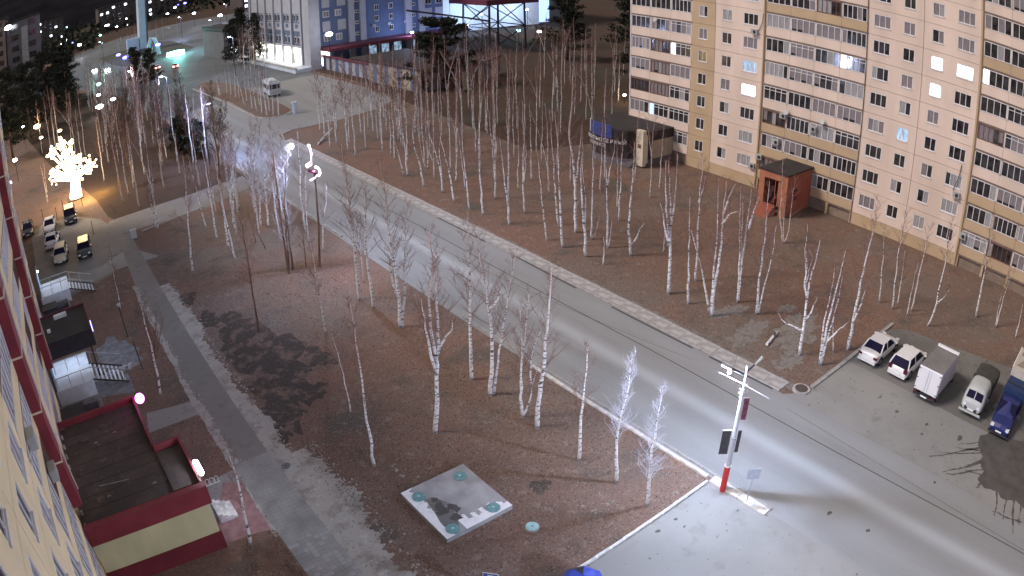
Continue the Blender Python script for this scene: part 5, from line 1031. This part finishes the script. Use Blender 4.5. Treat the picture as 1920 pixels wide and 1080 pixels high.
NEAR = [
 ('birch with three rising stems forking low, tallest on the lawn right of the burnt patch', [[(815,811),(819,760),(821,700),(816,655),(808,620),(806,560),(812,500),(806,430)],[(818,672),(822,640),(820,590),(818,545),(822,470)],[(819,700),(812,680),(803,640),(797,600),(790,560)],[(821,660),(830,638),(846,618),(848,600)]], .14),
 ('straight birch standing directly right of the three-stemmed birch on the lawn', [[(884,712),(883,640),(883,560),(879,480),(877,400)]], .12),
 ('thick birch of the close pair right of the straight lawn birch', [[(919,741),(924,660),(919,590),(912,545),(900,480),(895,430)],[(919,578),(930,568),(940,540)]], .13),
 ('thinner leaning birch of the close pair, touching the thick one', [[(926,738),(933,680),(945,600),(955,545),(968,470)]], .08),
 ('forked birch with two thin stems from one low crotch near the road', [[(979,782),(976,740),(980,670),(986,610),(992,550)],[(978,776),(975,720),(979,650),(975,580)],[(980,780),(990,760),(998,725),(1008,690)],[(996,730),(994,680),(1004,640),(1013,625)]], .09),
 ('stout curved birch just right of the low forked one', [[(1007,802),(1010,750),(1019,700),(1024,620),(1030,560),(1035,495)],[(1014,735),(1012,715),(1022,690)]], .14),
 ('thin leaning birch rising over the bare lawn left of the manhole slab', [[(702,873),(692,810),(681,740),(673,670),(663,610),(655,560)]], .09),
 ('very thin pale sapling left of the thin leaning birch', [[(657,772),(648,720),(634,670),(622,625)]], .045),
 ('slim near birch beside the lane of trees, first from the three lit roadside birches', [[(1085,863),(1089,800),(1095,730),(1103,645)]], .10),
 ('slightly bent roadside birch with a pale fan crown, middle of the three lit ones', [[(1155,905),(1157,850),(1154,825),(1166,780),(1175,740),(1187,665)]], .10),
 ('frosty-looking lamp-lit white crowned roadside birch nearest the lamp post', [[(1213,948),(1217,890),(1225,830),(1232,790),(1243,725)]], .10),
 ('leaning birch in front of the annex, its thin crown over the paving', [[(469,1021),(462,980),(452,930),(441,880),(425,840)]], .10),
 ('leaning birch on the lawn strip between entrance and footpath', [[(301,741),(293,690),(281,640),(268,590),(255,545)]], .10),
 ('birch pair member with dark bark crown above the burnt grass, left stem', [[(485,621),(475,560),(465,490),(455,432),(446,395)]], .09),
 ('thin birch above the burnt grass, right of the leaning one', [[(610,625),(603,580),(592,520),(585,470),(578,440)]], .09),
 ('tall birch with reddish top in the middle cluster, left of its close twin', [[(674,562),(668,500),(661,430),(652,370),(645,320),(640,270)],[(660,430),(655,390),(658,330)]], .14),
 ('second tall birch of the middle cluster with branches over the road', [[(700,578),(695,530),(686,470),(685,410),(683,340)]], .12),
 ('slender inner stem between the tall middle cluster birches', [[(683,530),(678,490),(673,440),(672,400)]], .06),
 ('double stemmed birch right of the middle cluster, its crown reaching the walk', [[(751,614),(748,560),(740,500),(730,440),(722,360),(712,300)],[(755,613),(759,560),(757,500),(761,430),(764,380)],[(748,560),(735,530),(733,480),(741,450)]], .13),
 ('shaggy dark roadside tree with upswept twigs and lit white tip', [[(541,506),(536,440),(533,380),(536,330),(540,275)],[(549,504),(541,450),(538,400)]], .12),
 ('small birch left of the ribbon lamp post', [[(578,455),(575,400),(572,350),(574,320)]], .06),
 ('thin dark sapling left of the ribbon lamp post base', [[(574,500),(569,460),(566,420)]], .045),
 ('thin birch right of the ribbon lamp post over the road', [[(607,470),(605,430),(611,380),(612,350)]], .06),
 ('white lit birch beside the shaggy tree, nearest the road', [[(503,426),(499,380),(496,330),(494,300),(491,265)],[(497,345),(503,330),(506,320)]], .11),
 ('white lit birch second from the shaggy tree', [[(489,423),(487,370),(482,320),(478,270)]], .09),
 ('white lit birch third from the shaggy tree', [[(478,400),(475,350),(472,300),(470,268)]], .09),
 ('white lit forked birch on the left of the bright group', [[(437,418),(438,360),(434,330),(430,295),(424,262)],[(438,345),(436,320),(440,290),(436,262)]], .10),
 ('straight birch with bare lower trunk, its foot by the yard road corner', [[(361,510),(356,450),(350,380),(347,330),(343,290)]], .10),
 ('leaning birch left of the bright group, foot on pale lawn', [[(407,448),(399,400),(391,350),(385,310),(377,270)]], .11),
 ('long birch right of the leaning one', [[(441,485),(430,440),(418,390),(410,340),(400,290)]], .09),
 ('stout broken birch stump-like trunk in the pale lawn', [[(428,464),(422,420),(415,370),(412,335)]], .12),
 ('slender birch crossing the yard road kerb', [[(387,426),(375,385),(362,330),(352,290)]], .08),
 ('birch with thin white stem behind the yard road kerb', [[(405,398),(398,360),(392,325),(388,290)]], .07),
 ('dark leaning sapling on the pale lawn, left one', [[(480,455),(472,425),(464,395)]], .05),
 ('dark leaning sapling on the pale lawn, right one', [[(497,466),(485,440),(476,420)]], .05),
 ('V-shaped double birch at the near edge of the yard road', [[(297,429),(292,400),(287,350),(283,300)],[(294,428),(288,400),(281,370),(278,345)]], .09),
 ('birch just behind the yard road, left of the V-shaped pair', [[(261,389),(255,350),(249,310),(244,270),(240,235)]], .10),
 ('thin birch in the brown wood nearest the glowing tree, right one', [[(230,379),(224,345),(218,310),(210,275),(206,230)]], .09),
 ('white birch in the brown wood just right of the glowing tree', [[(196,340),(190,300),(184,260),(180,220)]], .09),
 ('birch with orange lit double trunk left of the glowing tree', [[(89,380),(84,350),(79,325),(75,310)],[(90,379),(87,350),(84,330),(82,305)]], .08),
 ('birch in the brown wood above the yard road, short pale trunk', [[(308,352),(304,330),(300,305),(296,280)]], .08),
 ('second short pale birch in the brown wood', [[(337,327),(334,300),(331,280),(328,250)]], .08),
 ('birch with bare fork at its foot on the lawn by the footpath posts', [[(226,578),(221,545),(212,510),(205,470)]], .05),
 ('leaning birch low by the verge, first in the far row', [[(852,379),(846,340),(836,300),(826,260),(823,220)]], .10),
 ('birch with double foot in the far row right of the road', [[(830,361),(826,320),(818,290),(806,255),(800,225)],[(830,345),(826,310),(824,280),(828,240)]], .11),
 ('white birch in the far row nearest the walk, left end', [[(794,350),(788,310),(778,280),(774,250),(778,210)]], .10),
 ('far row birch left of the white left-end one', [[(763,330),(761,300),(758,265),(750,230),(745,190)],[(757,330),(748,290),(738,262),(730,235)]], .10),
 ('V-shaped white birch pair glowing in the far row', [[(800,318),(802,300),(806,275),(803,235),(801,190)],[(799,318),(793,298),(788,270),(785,220)]], .09),
 ('birch behind the leaning far row birch', [[(854,339),(856,310),(856,275),(853,240),(857,180)]], .08),
 ('tall birch in the far row, third from the leaning one', [[(880,392),(875,350),(872,310),(868,280),(866,230)]], .09),
 ('thin birch behind the tall far row birch', [[(872,350),(868,310),(862,280),(858,240)]], .06),
 ('white birch with clean trunk in the far row left of the walk bend', [[(905,403),(903,360),(899,320),(898,280),(901,215)]], .10),
 ('birch with thick pale foot in the far row, left of the pair', [[(929,373),(929,335),(926,300),(922,265),(916,205)],[(929,340),(928,300),(933,255)]], .10),
 ('tall pale birch by the walk with slightly wavy trunk', [[(955,421),(952,370),(954,320),(953,280),(955,200)],[(952,385),(946,330),(941,290),(937,255)]], .11),
 ('birch with slender fork between the wavy and the verge birches', [[(984,400),(981,350),(980,300),(983,260),(979,190)],[(982,345),(986,310),(986,270)]], .10),
 ('short thin birch on the verge, left of the two long ones', [[(1025,451),(1020,410),(1015,360),(1010,310),(1006,280)]], .08),
 ('long birch leaning left of its close neighbour on the verge', [[(1047,423),(1042,380),(1039,330),(1036,270),(1030,205)]], .09),
 ('long straight birch on the verge beside the leaning one', [[(1055,464),(1051,400),(1049,340),(1046,270),(1040,210)]], .11),
 ('thick forked birch with Y-crown standing tallest on the verge', [[(1079,436),(1079,390),(1079,350),(1074,300),(1068,250),(1073,190),(1075,130)],[(1079,348),(1084,310),(1089,270),(1090,235)]], .16),
 ('stout close-set birch pair with rough bark right of the Y-crowned birch', [[(1098,482),(1096,430),(1092,380),(1089,330),(1092,285)],[(1097,440),(1098,390),(1095,340),(1092,310)]], .13),
 ('birch with a low thin side stem right of the rough pair', [[(1109,449),(1110,400),(1111,350),(1115,300),(1117,265)],[(1111,448),(1119,430),(1124,405)]], .09),
 ('forked birch with candelabra top in front of the dark kiosk', [[(1139,465),(1139,400),(1138,360),(1137,320),(1135,270)],[(1139,350),(1144,320),(1150,290),(1155,262)],[(1140,464),(1145,440),(1148,410)]], .10),
 ('short leaning birch stem below the candelabra birch', [[(1131,496),(1132,470),(1132,445)]], .07),
 ('bow-shaped birch with low side branch in front of the kiosk steps', [[(1182,480),(1181,458),(1178,430),(1182,390),(1187,330),(1188,305),(1191,265)],[(1183,458),(1192,448),(1200,430),(1208,420)]], .12),
 ('many-stemmed birch clump below the kiosk, thick white foot', [[(1253,551),(1255,500),(1257,440),(1258,400),(1256,350),(1254,300)],[(1255,440),(1263,400),(1268,350),(1271,290)],[(1254,460),(1248,430),(1243,400),(1238,380)],[(1256,445),(1250,400),(1247,350),(1249,300)]], .15),
 ('thin stem behind the many-stemmed clump', [[(1243,472),(1246,445),(1247,420)]], .05),
 ('single slim birch right of the many-stemmed clump', [[(1290,570),(1291,520),(1293,440),(1294,370)]], .10),
 ('rough barked birch behind the slim one, forked at mid height', [[(1304,527),(1308,470),(1310,400),(1314,350),(1318,290)],[(1310,380),(1320,350),(1322,330)]], .10),
 ('triple-trunk birch with wide candelabra crown on the verge', [[(1334,593),(1340,540),(1352,460),(1355,425),(1358,380),(1362,340)],[(1332,592),(1336,540),(1343,470),(1347,400),(1348,335)],[(1330,585),(1320,520),(1308,470),(1296,430)],[(1355,420),(1368,400),(1385,393)],[(1357,400),(1366,370),(1380,345)]], .14),
 ('pair of slender birches with common foot, left of the porch line', [[(1382,567),(1386,500),(1388,430),(1389,350)],[(1385,566),(1391,500),(1392,420),(1394,360)]], .09),
 ('tall pair of leaning birches in front of the orange porch', [[(1418,589),(1424,530),(1434,450),(1437,400),(1443,340)],[(1421,588),(1434,530),(1448,480),(1456,420)],[(1404,430),(1412,400),(1422,370)]], .11),
 ('long forked birch rising to the cream pier left of the orange porch', [[(1388,520),(1395,460),(1405,390),(1412,340)],[(1403,425),(1416,390),(1424,370)]], .10),
 ('V-shaped birch just below the orange porch', [[(1467,456),(1465,430),(1463,400),(1467,340),(1468,300)],[(1469,458),(1478,440),(1485,380),(1491,330)],[(1468,456),(1470,420),(1473,370)]], .07),
 ('leafless bush-like birch in the dark lawn under the balconies', [[(1512,540),(1509,480),(1514,420)],[(1512,530),(1524,480),(1516,470)]], .07),
 ('white birch with strong bare side limbs on the verge tip', [[(1499,666),(1505,620),(1512,570),(1518,530),(1530,490),(1538,450)],[(1505,622),(1490,612),(1468,600),(1460,582)],[(1514,560),(1508,530),(1514,500),(1512,470)],[(1508,600),(1520,590),(1532,560)]], .13),
 ('multi-trunk birch clump at the edge of the parking kerb', [[(1538,685),(1548,620),(1560,570),(1574,520),(1585,470)],[(1536,684),(1543,610),(1556,560),(1565,500)],[(1540,680),(1556,620),(1569,570),(1580,520)],[(1551,640),(1570,622),(1590,608)]], .12),
 ('thin stem with drooping tip right of the multi-trunk clump', [[(1562,661),(1562,620),(1565,590),(1572,550)]], .06),
 ('tall birch with round reddish crown before the pink wall, left one', [[(1589,656),(1598,610),(1608,560),(1620,500),(1632,450),(1640,420),(1648,375)],[(1600,605),(1613,575),(1622,545)]], .13),
 ('slim birch behind the white sedan, first from the left', [[(1648,568),(1652,530),(1656,480),(1659,430)]], .08),
 ('slim birch behind the white sedan with reddish crown, second', [[(1672,579),(1678,530),(1683,480),(1693,440),(1702,395)]], .08),
 ('slim birch behind the white sedan, third', [[(1682,571),(1690,520),(1697,470)]], .06),
 ('slim leaning birch behind the hatchback', [[(1700,592),(1707,555),(1714,520),(1722,490)]], .06),
 ('birch with small crown before the pink wall, behind the hatchback', [[(1708,583),(1718,545),(1726,500),(1735,460),(1745,420)]], .08),
 ('birch with kinked foot and wide fork behind the box van', [[(1739,611),(1752,585),(1760,545),(1772,500),(1778,450),(1787,410)],[(1757,570),(1772,555),(1782,540)]], .09),
 ('straight birch before the right end of the pink block', [[(1829,595),(1838,555),(1850,490),(1860,440),(1868,400)]], .11),
 ('thin pair of birches behind the blue truck', [[(1867,614),(1877,575),(1890,530),(1900,500)],[(1865,613),(1872,580),(1880,540)]], .07),
 ('cut off thin birch at the right border of the view', [[(1904,633),(1912,600),(1918,570)]], .07),
]
for i, (lab, st_, r0) in enumerate(NEAR):
    dark = 'dark' in lab and 'kiosk' not in lab and 'lawn under' not in lab
    birch(lab, st_, r0, 100+i, 'birches along the street', dens=3.2 if 'frosty' in lab or 'pale fan' in lab else 1.7 if 'shaggy' in lab else 1.3, spread=.72 if 'frosty' in lab or 'pale fan' in lab else 1.0, barkm='brownbark' if dark else 'bark', twigm='frost' if 'frosty' in lab or 'pale fan' in lab or 'white lit' in lab or 'shaggy' in lab else 'twig', start=.2 if 'frosty' in lab or 'shaggy' in lab else .36)  # frosty crowns are lamp-lit ones, light painted into the twig colour
birch('dark bare forked shrub-like tree beside the footpath left of the sand', [[(298,730),(292,690),(285,650),(278,600),(272,570)],[(290,680),(298,640),(305,590)],[(288,665),(280,640),(268,610)],[(289,670),(292,620),(292,580)]], .09, 77, 'trees by the footpath', 1.3, .1, 'tree', 'bare_tree', 'brownbark', 'brownbark')
# shared prototypes for the dense wood
def proto(seed):
    r = random.Random(seed); H_ = r.uniform(10,12.5); st = []; lean = r.uniform(-.5,.5); l2 = r.uniform(-.5,.5)
    p = [Vector((lean*f*f+r.uniform(-.10,.10)*(f>0), l2*f*f+r.uniform(-.10,.10)*(f>0), H_*f-.05*(f==0))) for f in (0,.2,.4,.6,.8,1)]; st.append((p, r.uniform(.09,.125)))
    if r.random() < .45:
        k = r.choice([1,2,3]); d = Vector((r.uniform(-1,1), r.uniform(-1,1), 0)).normalized(); st.append(([p[k]] + [p[k]+d*(.35+.25*q)*q + Vector((0,0,(H_-p[k].z)*.28*q)) for q in (1,2,3)], .065))
    a, b = MB(), MB(); limb_set(a, b, st, seed, .95, .40, .010)
    return a.data('trunk', M['bark'], True), b.data('branches', [M['limb'], M['twig']]), len(st) > 1
PR = [proto(500+i) for i in range(12)]
TAKEN = [G(*s[0][0])[:2] for _, s, _ in NEAR]
def inside(p, poly):
    c_ = False; j = len(poly)-1
    for i in range(len(poly)):
        if (poly[i][1] > p[1]) != (poly[j][1] > p[1]) and p[0] < (poly[j][0]-poly[i][0])*(p[1]-poly[i][1])/(poly[j][1]-poly[i][1])+poly[i][0]: c_ = not c_
        j = i
    return c_
def scatter(n_, poly, mind, seed, where, group, sc=(.8,1.15), explicit=None, proto_tops=None):
    r = random.Random(seed); xs = [p[0] for p in poly]; ys = [p[1] for p in poly]; k = 0; tries = 0; made = []
    while k < n_ and tries < 8000:
        tries += 1; p = (r.uniform(min(xs),max(xs)), r.uniform(min(ys),max(ys)))
        if not inside(p, poly) or any((p[0]-q[0])**2+(p[1]-q[1])**2 < mind*mind for q in TAKEN): continue
        TAKEN.append(p); k += 1; tr, br, fork = r.choice(PR); s = r.uniform(*sc)
        t = thing('birch_tree', ('forked' if fork else 'straight') + ' ' + ('tall' if s > (sc[0]+sc[1])/2 else 'lower') + ' birch ' + where, 'birch', (p[0],p[1],0), r.uniform(0,6.28), group); made.append((math.atan2(p[0],p[1]), math.hypot(*p), t))
        t.scale = (s*.95,s*.95,s); link('trunk', tr, t); link('branches', br, t)
    A_ = sorted(m_[0] for m_ in made); D_ = sorted(m_[1] for m_ in made); n1 = len(made)
    BW = ['leftmost','left','centre-left','centre','centre-right','right','rightmost']; DW = ['front','second','third','fourth','rear']
    nb_ = 7 if n1 > 30 else 5 if n1 > 12 else 3; nd_ = 5 if n1 > 30 else 3
    bw = BW if nb_ == 7 else ['leftmost','left','centre','right','rightmost'] if nb_ == 5 else ['left','centre','right']; dw = DW if nd_ == 5 else ['front','middle','rear']
    for a_, d_, t_ in made: t_['label'] = t_['label'] + ', %s row, %s' % (dw[min(nd_-1, D_.index(d_)*nd_//n1)], bw[min(nb_-1, A_.index(a_)*nb_//n1)])
scatter(62, [(39.5,68),(39.5,101),(46,102),(56,104),(60,92),(60,70),(50,62)], 1.7, 21, 'in the wood before the kiosk', 'birches of the dense wood')
scatter(52, [(57,76),(60,104),(66,112),(92,118),(110,112),(110,84),(75,68),(66,72)], 2.6, 22, 'in the dark wood left of the pink block', 'birches of the back wood')
scatter(16, [(45,50),(47,66),(58,66),(60,50),(50,44)], 3.2, 23, 'on the open lawn below the kiosk', 'birches below the kiosk', (.6,.9))
scatter(48, [(9.5,88),(9.5,150),(16,172),(23,172),(24.8,140),(25.2,86)], 2.1, 24, 'in the wood between the yard and the street', 'birches of the left wood')
scatter(14, [(16,64),(17,78),(25.2,80),(25.2,63)], 1.8, 25, 'in the white lit group by the road', 'white lit birches', (.7,1.0))
scatter(10, [(0,108),(-3,150),(6,170),(9,120)], 3, 26, 'on the warm lit lawn behind the glowing tree', 'birches of the warm lawn')
scatter(16, [(10,176),(14,205),(22,200),(23,176)], 2, 27, 'at the street corner under the white lamps', 'birches at the corner')
scatter(14, [(55,176),(60,205),(64,205),(62,176)], 2, 28, 'in front of the blue building beside the terrace', 'birches by the terrace')
scatter(18, [(38,360),(50,372),(80,362),(60,356)], 3, 29, 'in the pale far grove behind the roundabout', 'birches of the far grove', (.8,1.1))
scatter(9, [(76,225),(84,250),(96,250),(90,215)], 3, 30, 'in the green lit grove near the corner lamps', 'birches of the corner grove')
ISL = [((414,180),(406,150),(400,120)),((412,180),(405,140)),((426,176),(424,150),(420,125)),((434,180),(431,150),(428,125)),((442,183),(440,140),(438,115)),((449,186),(446,150),(443,130)),((460,199),(450,165),(440,138)),((463,191),(460,160),(454,130)),((474,206),(468,165),(462,120)),((482,210),(475,170),(470,140)),((492,214),(488,175),(484,120)),((501,218),(494,170),(486,125)),((499,205),(493,160),(495,125)),((513,216),(511,185),(509,150)),((523,217),(521,185),(519,150)),((488,200),(482,165),(478,135)),((506,210),(500,160),(497,122))]
for i, st_ in enumerate(ISL):
    w_ = ['straight','bent','leaning'][i%3]
    birch('%s thin birch number %d from the left on the kerbed traffic island' % (w_, i+1) if False else '%s white birch on the kerbed traffic island, %s' % (w_, ['at its left tip','beside the left tip one','third from its left tip','fourth from its left tip','fifth from its left tip','sixth from its left tip','leaning out of the middle left','in the middle left','in the middle','in the middle right','left of the bus nose','touching the bus outline','directly before the bus','alone under the bus','rightmost under the bus','between middle and bus','right of the bus nose'][i]), [list(st_)], .11, 300+i, 'birches on the traffic island', .8)
DK = []
for q in range(3):
    r = random.Random(900+q); H_ = r.uniform(9,11); p_ = [Vector((r.uniform(-.2,.2)*(f>0), r.uniform(-.2,.2)*(f>0), H_*f-.05*(f==0))) for f in (0,.25,.5,.75,1)]
    st_ = [(p_, .12)] + [([p_[1]] + [p_[1]+Vector((math.cos(a)*k*.6, math.sin(a)*k*.6, k*1.9)) for k in (1,2,3)], .07) for a in (r.uniform(0,6), r.uniform(0,6))]
    a_, b_ = MB(), MB(); limb_set(a_, b_, st_, 950+q, 1.5, .2, .02, 1.15); DK.append((a_.data('trunk', M['brownbark'], True), b_.data('branches', [M['brownbark'], M['darktwig']])))
rk = random.Random(44); spots = [(18.5,150),(22,144),(20,137),(23,131),(17,129),(21.5,122),(24,116),(19,114),(23,108),(15,120),(12,135),(24.5,101),(18,104),(13,108),(57,186),(60,193),(59,180),(62,201),(23,90),(10,100)]
wrd = ['rearmost','second from the rear','third from the rear','beside the street edge','in the middle','near the middle, towards the street','at the street edge','behind the low spruces','right of the low spruces','left of the middle','at the yard side rear','at the street edge, nearer','in front of the spruces','at the yard side, nearer','by the terrace, left one','by the terrace, middle one','by the terrace, front one','by the terrace, right one','nearest the yard road','at the yard corner']
for i,(x,y) in enumerate(spots):
    t = thing('bare_tree', 'dark twiggy bare tree in the left wood, %s' % wrd[i] if x < 30 else 'dark bare tree with a dense twiggy crown %s' % wrd[i], 'tree', (x,y,0), rk.uniform(0,6), 'dark bare trees'); k = rk.uniform(.85,1.15); t.scale = (k,k,k); a_, b_ = rk.choice(DK); link('trunk', a_, t); link('branches', b_, t)
# conifers
def pine(label, x, y, h_, rad, seed, bushy=False, z0_=.18, n_=2600, cat='pine'):
    t = thing('pine_tree', label, cat, (x,y,0)); r = random.Random(seed); a = MB()
    a.tube([(0,0,-.05),(r.uniform(-.2,.2),0,h_*.4),(0,r.uniform(-.2,.2),h_*.97)], [h_*.016,h_*.012,.04], 8).build('trunk', M['brownbark'], t, True)
    lm, nd = MB(), MB(); nb = int(34+h_*2)
    for i in range(nb):
        f = z0_ + (1-z0_)*(i+r.random())/nb; z = h_*f; prof = math.sin(min(1,(1-f)/(1-z0_)*1.15+.12)*PI*.5)**.8 * (1 if not bushy else (.75+.25*math.sin(f*9)))
        L = rad*prof*r.uniform(.6,1.12); az = r.uniform(0,2*PI); up = r.uniform(-.05,.5)
        e = Vector((math.cos(az)*L, math.sin(az)*L, z+up*L*.6)); b0 = Vector((0,0,z)); lm.tube([b0, b0.lerp(e,.5)+Vector((0,0,.1)), e], [.06,.04,.015], 4, 0, False)
        for k in range(int(n_/nb)):
            g = r.uniform(.25,1.05); c_ = b0.lerp(e,g) + Vector((r.gauss(0,.28),r.gauss(0,.28),r.gauss(0,.16)))*(1+.06*h_)*.7; s = r.uniform(.20,.46)
            d1 = Vector((r.uniform(-1,1),r.uniform(-1,1),r.uniform(-.4,.9))).normalized(); d2 = d1.cross(Vector((r.uniform(-1,1),r.uniform(-1,1),r.uniform(-1,1)))).normalized()
            nd.poly([c_-d2*s*.62, c_+d1*s*1.5, c_+d2*s*.62])
    lm.build('limbs', M['brownbark'], t); nd.build('needles', M['needle'], t); return t
pine('big dark round pine in front of the striped wall', 73.5,113.5,13.0,8.6,1,True,.08,14000)
pine('tall dark pine behind the wood, left of the pink block', 112,122,22,7.5,2,True,.12,7500)
pine('second tall pine behind the dark pine by the pink block', 122,112,20,7,3,True,.2,5500)
pine('third dark pine nearest the pink block corner', 104,92,15,6,4,True,.1,5500)
pine('fourth dark pine behind the pink block corner', 128,98,19,7,14,True,.1,5000)
for i,(px,py,h_,rd) in enumerate(((25,300,19,5.5),(60,262,18,5.5),(95,240,19,6),(130,225,17,5),(20,228,18,6),(75,205,20,6.5),(120,195,17,5.5),(45,190,18,6),(5,205,16,5))):
    c_ = G(px,py); pine(['dark pine at the left border above the park lamps','dark pine right over the tall warm lantern','dark pine in the middle of the left grove','dark pine at the right rim of the left grove','back pine at the left border','back pine in the middle of the left grove','back pine at the right rim of the left grove','hindmost pine of the left grove','pine half cut by the left border'][i], c_.x, c_.y, h_, rd*1.2, 30+i, True, .16, 6500)
for i,(x,y,h_) in enumerate(((62,188,14),(66,214,15),(58,196,13),(70,226,14),(30,205,11),(33,196,10))):
    pine(['dark bushy tree left of the lit shop windows','dark bushy tree behind the terrace corner','dark bushy tree nearest the roundabout lane','dark bushy tree behind the corner lamps','dark small conifer in front of the roundabout','second small conifer in front of the roundabout'][i], x, y, h_, 3.6, 60+i, True, .1, 2600)
for i,(px,py) in enumerate(((340,285),(372,296))):
    c_ = G(px,py); pine(['low dark spruce in the left wood, left one','low dark spruce in the left wood, right one','low dark spruce in the left wood, nearest one'][i], c_.x, c_.y, 5.5, 2.2, 80+i, False, .05, 1600, 'spruce')
# ivy-like pale shrub at the wall before the pine
c_ = G(790,145); pine('pale leafy bush against the striped wall below the big pine', 70.0, 120.5, 4.2, 2.6, 90, True, .05, 900, 'bush')
hm = MB(); n_ = 60
for ring_, (d0, hh_) in enumerate(((950,0),(1250,80),(1600,125),(2600,120))):
    for i in range(n_+1):
        a = -.7+2.0*i/n_; hm.v.append((d0*math.sin(a), d0*math.cos(a), -1 if ring_ == 0 else hh_+7*math.sin(i*.9+ring_)+4*math.sin(i*2.3)))
for q in range(3):
    for i in range(n_): b0_ = q*(n_+1)+i; hm.f.append((b0_,b0_+1,b0_+n_+2,b0_+n_+1)); hm.m.append(0)
struct(hm.build('sky_cover_ridge', M['darkridge'], None, True))  # added ridge standing in for dark night sky; hides the bright horizon glow
# far-off wood as one mass
r = random.Random(3); mb = MB()
for i in range(9000):
    a = r.uniform(-.12,.78); d = r.uniform(520,1200) if r.random() < .75 else r.uniform(430,520); x, y = d*math.sin(a), d*math.cos(a)
    if 380 < y < 560 and 40 < x < 230 : continue
    h_ = r.uniform(3,13); s = r.uniform(1.2,3.2); p_ = Vector((x,y,h_*r.random())); d1 = Vector((r.uniform(-1,1),r.uniform(-1,1),r.uniform(-.2,1))).normalized(); d2 = d1.cross(Vector((r.uniform(-1,1),r.uniform(-1,1),.3))).normalized()
    mb.poly([p_-d2*s, p_+d1*s*1.6, p_+d2*s])
tag(mb.build('distant_wood', M['needle']), 'dark far-off wood on the horizon behind the town lights', 'wood', kind='stuff')
# ------------------------------------------------------------------ small posts and plants
for i,(px,py,qx,qy) in enumerate(((155,386,152,370),(120,398,117,382),(108,412,105,396),(82,415,79,402),(58,430,56,418),(176,440,172,420))):
    B_ = G(px,py); t = thing('yard_post', 'thin dark yard post, %s' % ['right of the black off-road car','behind the black off-road car','behind the white car, right one','behind the white car, left one','nearest the cream block','between the two black cars'][i], 'post', B_, 0, 'yard posts')
    MB().tube([(0,0,0),(0,0,1.6)], .05, 6).build('pole', M['darkmetal'], t); MB().ball((0,0,1.65), .07, 0, 6, 4).build('cap', M['darkmetal'], t)
t = thing('utility_box', 'small grey box at the corner of the yard road kerb', 'utility box', G(252,446)); MB().box(-.35,-.25,0,.35,.25,.9).build('cabinet', M['cargrey'], t); MB().box(-.38,-.28,.901,.38,.28,.97).build('lid', M['steel'], t)
t = thing('island_column', 'pale short column at the right tip of the traffic island', 'column', G(553,212)); MB().tube([(0,0,0),(0,0,1.8)], .35, 10).build('shaft', M['palewall'], t); MB().box(-.45,-.45,1.801,.45,.45,2.0).build('cap', M['palewall'], t)
t = thing('fallen_trunk', 'fallen pale birch trunk lying across the verge at the start of the wood', 'fallen trunk', G(596,272)); e_ = up_at(622,243,G(622,248))-G(596,272); MB().tube([(0,0,.15),(e_.x,e_.y,.6)], [.14,.08], 7).build('trunk', M['bark'], t)
# leaf litter and dry tufts in the near grass (nobody could count them)
def litter(name, lab, poly, n_, seed, m, smin, smax, up=.35):
    r = random.Random(seed); xs = [p[0] for p in poly]; ys = [p[1] for p in poly]; mb = MB(); k = 0
    while k < n_:
        x, y = r.uniform(min(xs),max(xs)), r.uniform(min(ys),max(ys))
        if not inside((x,y), poly) or (12.6 < x < 16.9 and 21.6 < y < 26.1): continue
        if 33 < y < 56 and x < 15.5 and r.random() < .6: continue
        k += 1; s = r.uniform(smin,smax); a = r.uniform(0,6.28); ca_, sa_ = math.cos(a)*s, math.sin(a)*s; z = .012; u = r.uniform(.1,up)*s*3
        mb.poly([(x,y,z),(x+ca_,y+sa_,z+u*.3),(x+ca_*.6-sa_*.7,y+sa_*.6+ca_*.7,z+u)])
    return tag(mb.build(name, m), lab, 'ground cover', kind='stuff')
LP = [(10.2,15.8),(9.6,40),(9.4,62),(24.8,62),(26.2,45),(26.2,17),(25,16.6)]
litter('leaf_litter', 'brown leaf litter over the near lawn', LP, 26000, 1, M['dry'], .03,.085)
litter('pale_litter', 'pale dry grass bits over the near lawn', [(10.0,15.8),(9.8,30),(12,36),(24.8,34),(26.0,17),(25,16.6)], 12000, 2, M['pale_litter'], .025,.07)
litter('dark_litter', 'dark soil clods over the near lawn', LP, 7000, 3, M['dark_soil'], .04,.10)
litter('leaf_litter', 'brown leaf litter on the verge beyond the road', [(38.2,18.5),(38.2,64),(58,64),(62,40),(52,18.5)], 9000, 4, M['dry'], .05,.12)
litter('dark_litter', 'dark leaves in front of the annex', [(3.2,22),(3.4,27.5),(5.8,27.5),(5.8,20)], 1500, 5, M['dry'], .06,.15)
r = random.Random(12); mb = MB()
for (px,py) in ((745,882),(735,875),(755,890),(760,892),(782,896),(700,840),(1027,955),(1040,950),(1115,960),(1120,962),(1145,948),(1150,942),(1165,974),(1266,925),(640,905),(720,940),(1090,948)):
    for k in range(3): c_ = G(px+r.uniform(-5,5),py+r.uniform(-3,3)); s_ = r.uniform(.04,.10); mb.ball((c_.x,c_.y,s_*.4), s_, 0, 5, 4)
tag(mb.build('pale_debris', M['pale_litter']), 'scattered pale stones and litter bits on the near lawn', 'debris', kind='stuff')

# lettering becomes plain mesh
bpy.context.view_layer.update()
dg = bpy.context.evaluated_depsgraph_get()
for o in [o for o in bpy.data.objects if o.type == 'FONT']:
    me = bpy.data.meshes.new_from_object(o.evaluated_get(dg)); q = link('lettering', me, o.parent); q.matrix_local = o.matrix_local.copy(); bpy.data.objects.remove(o)
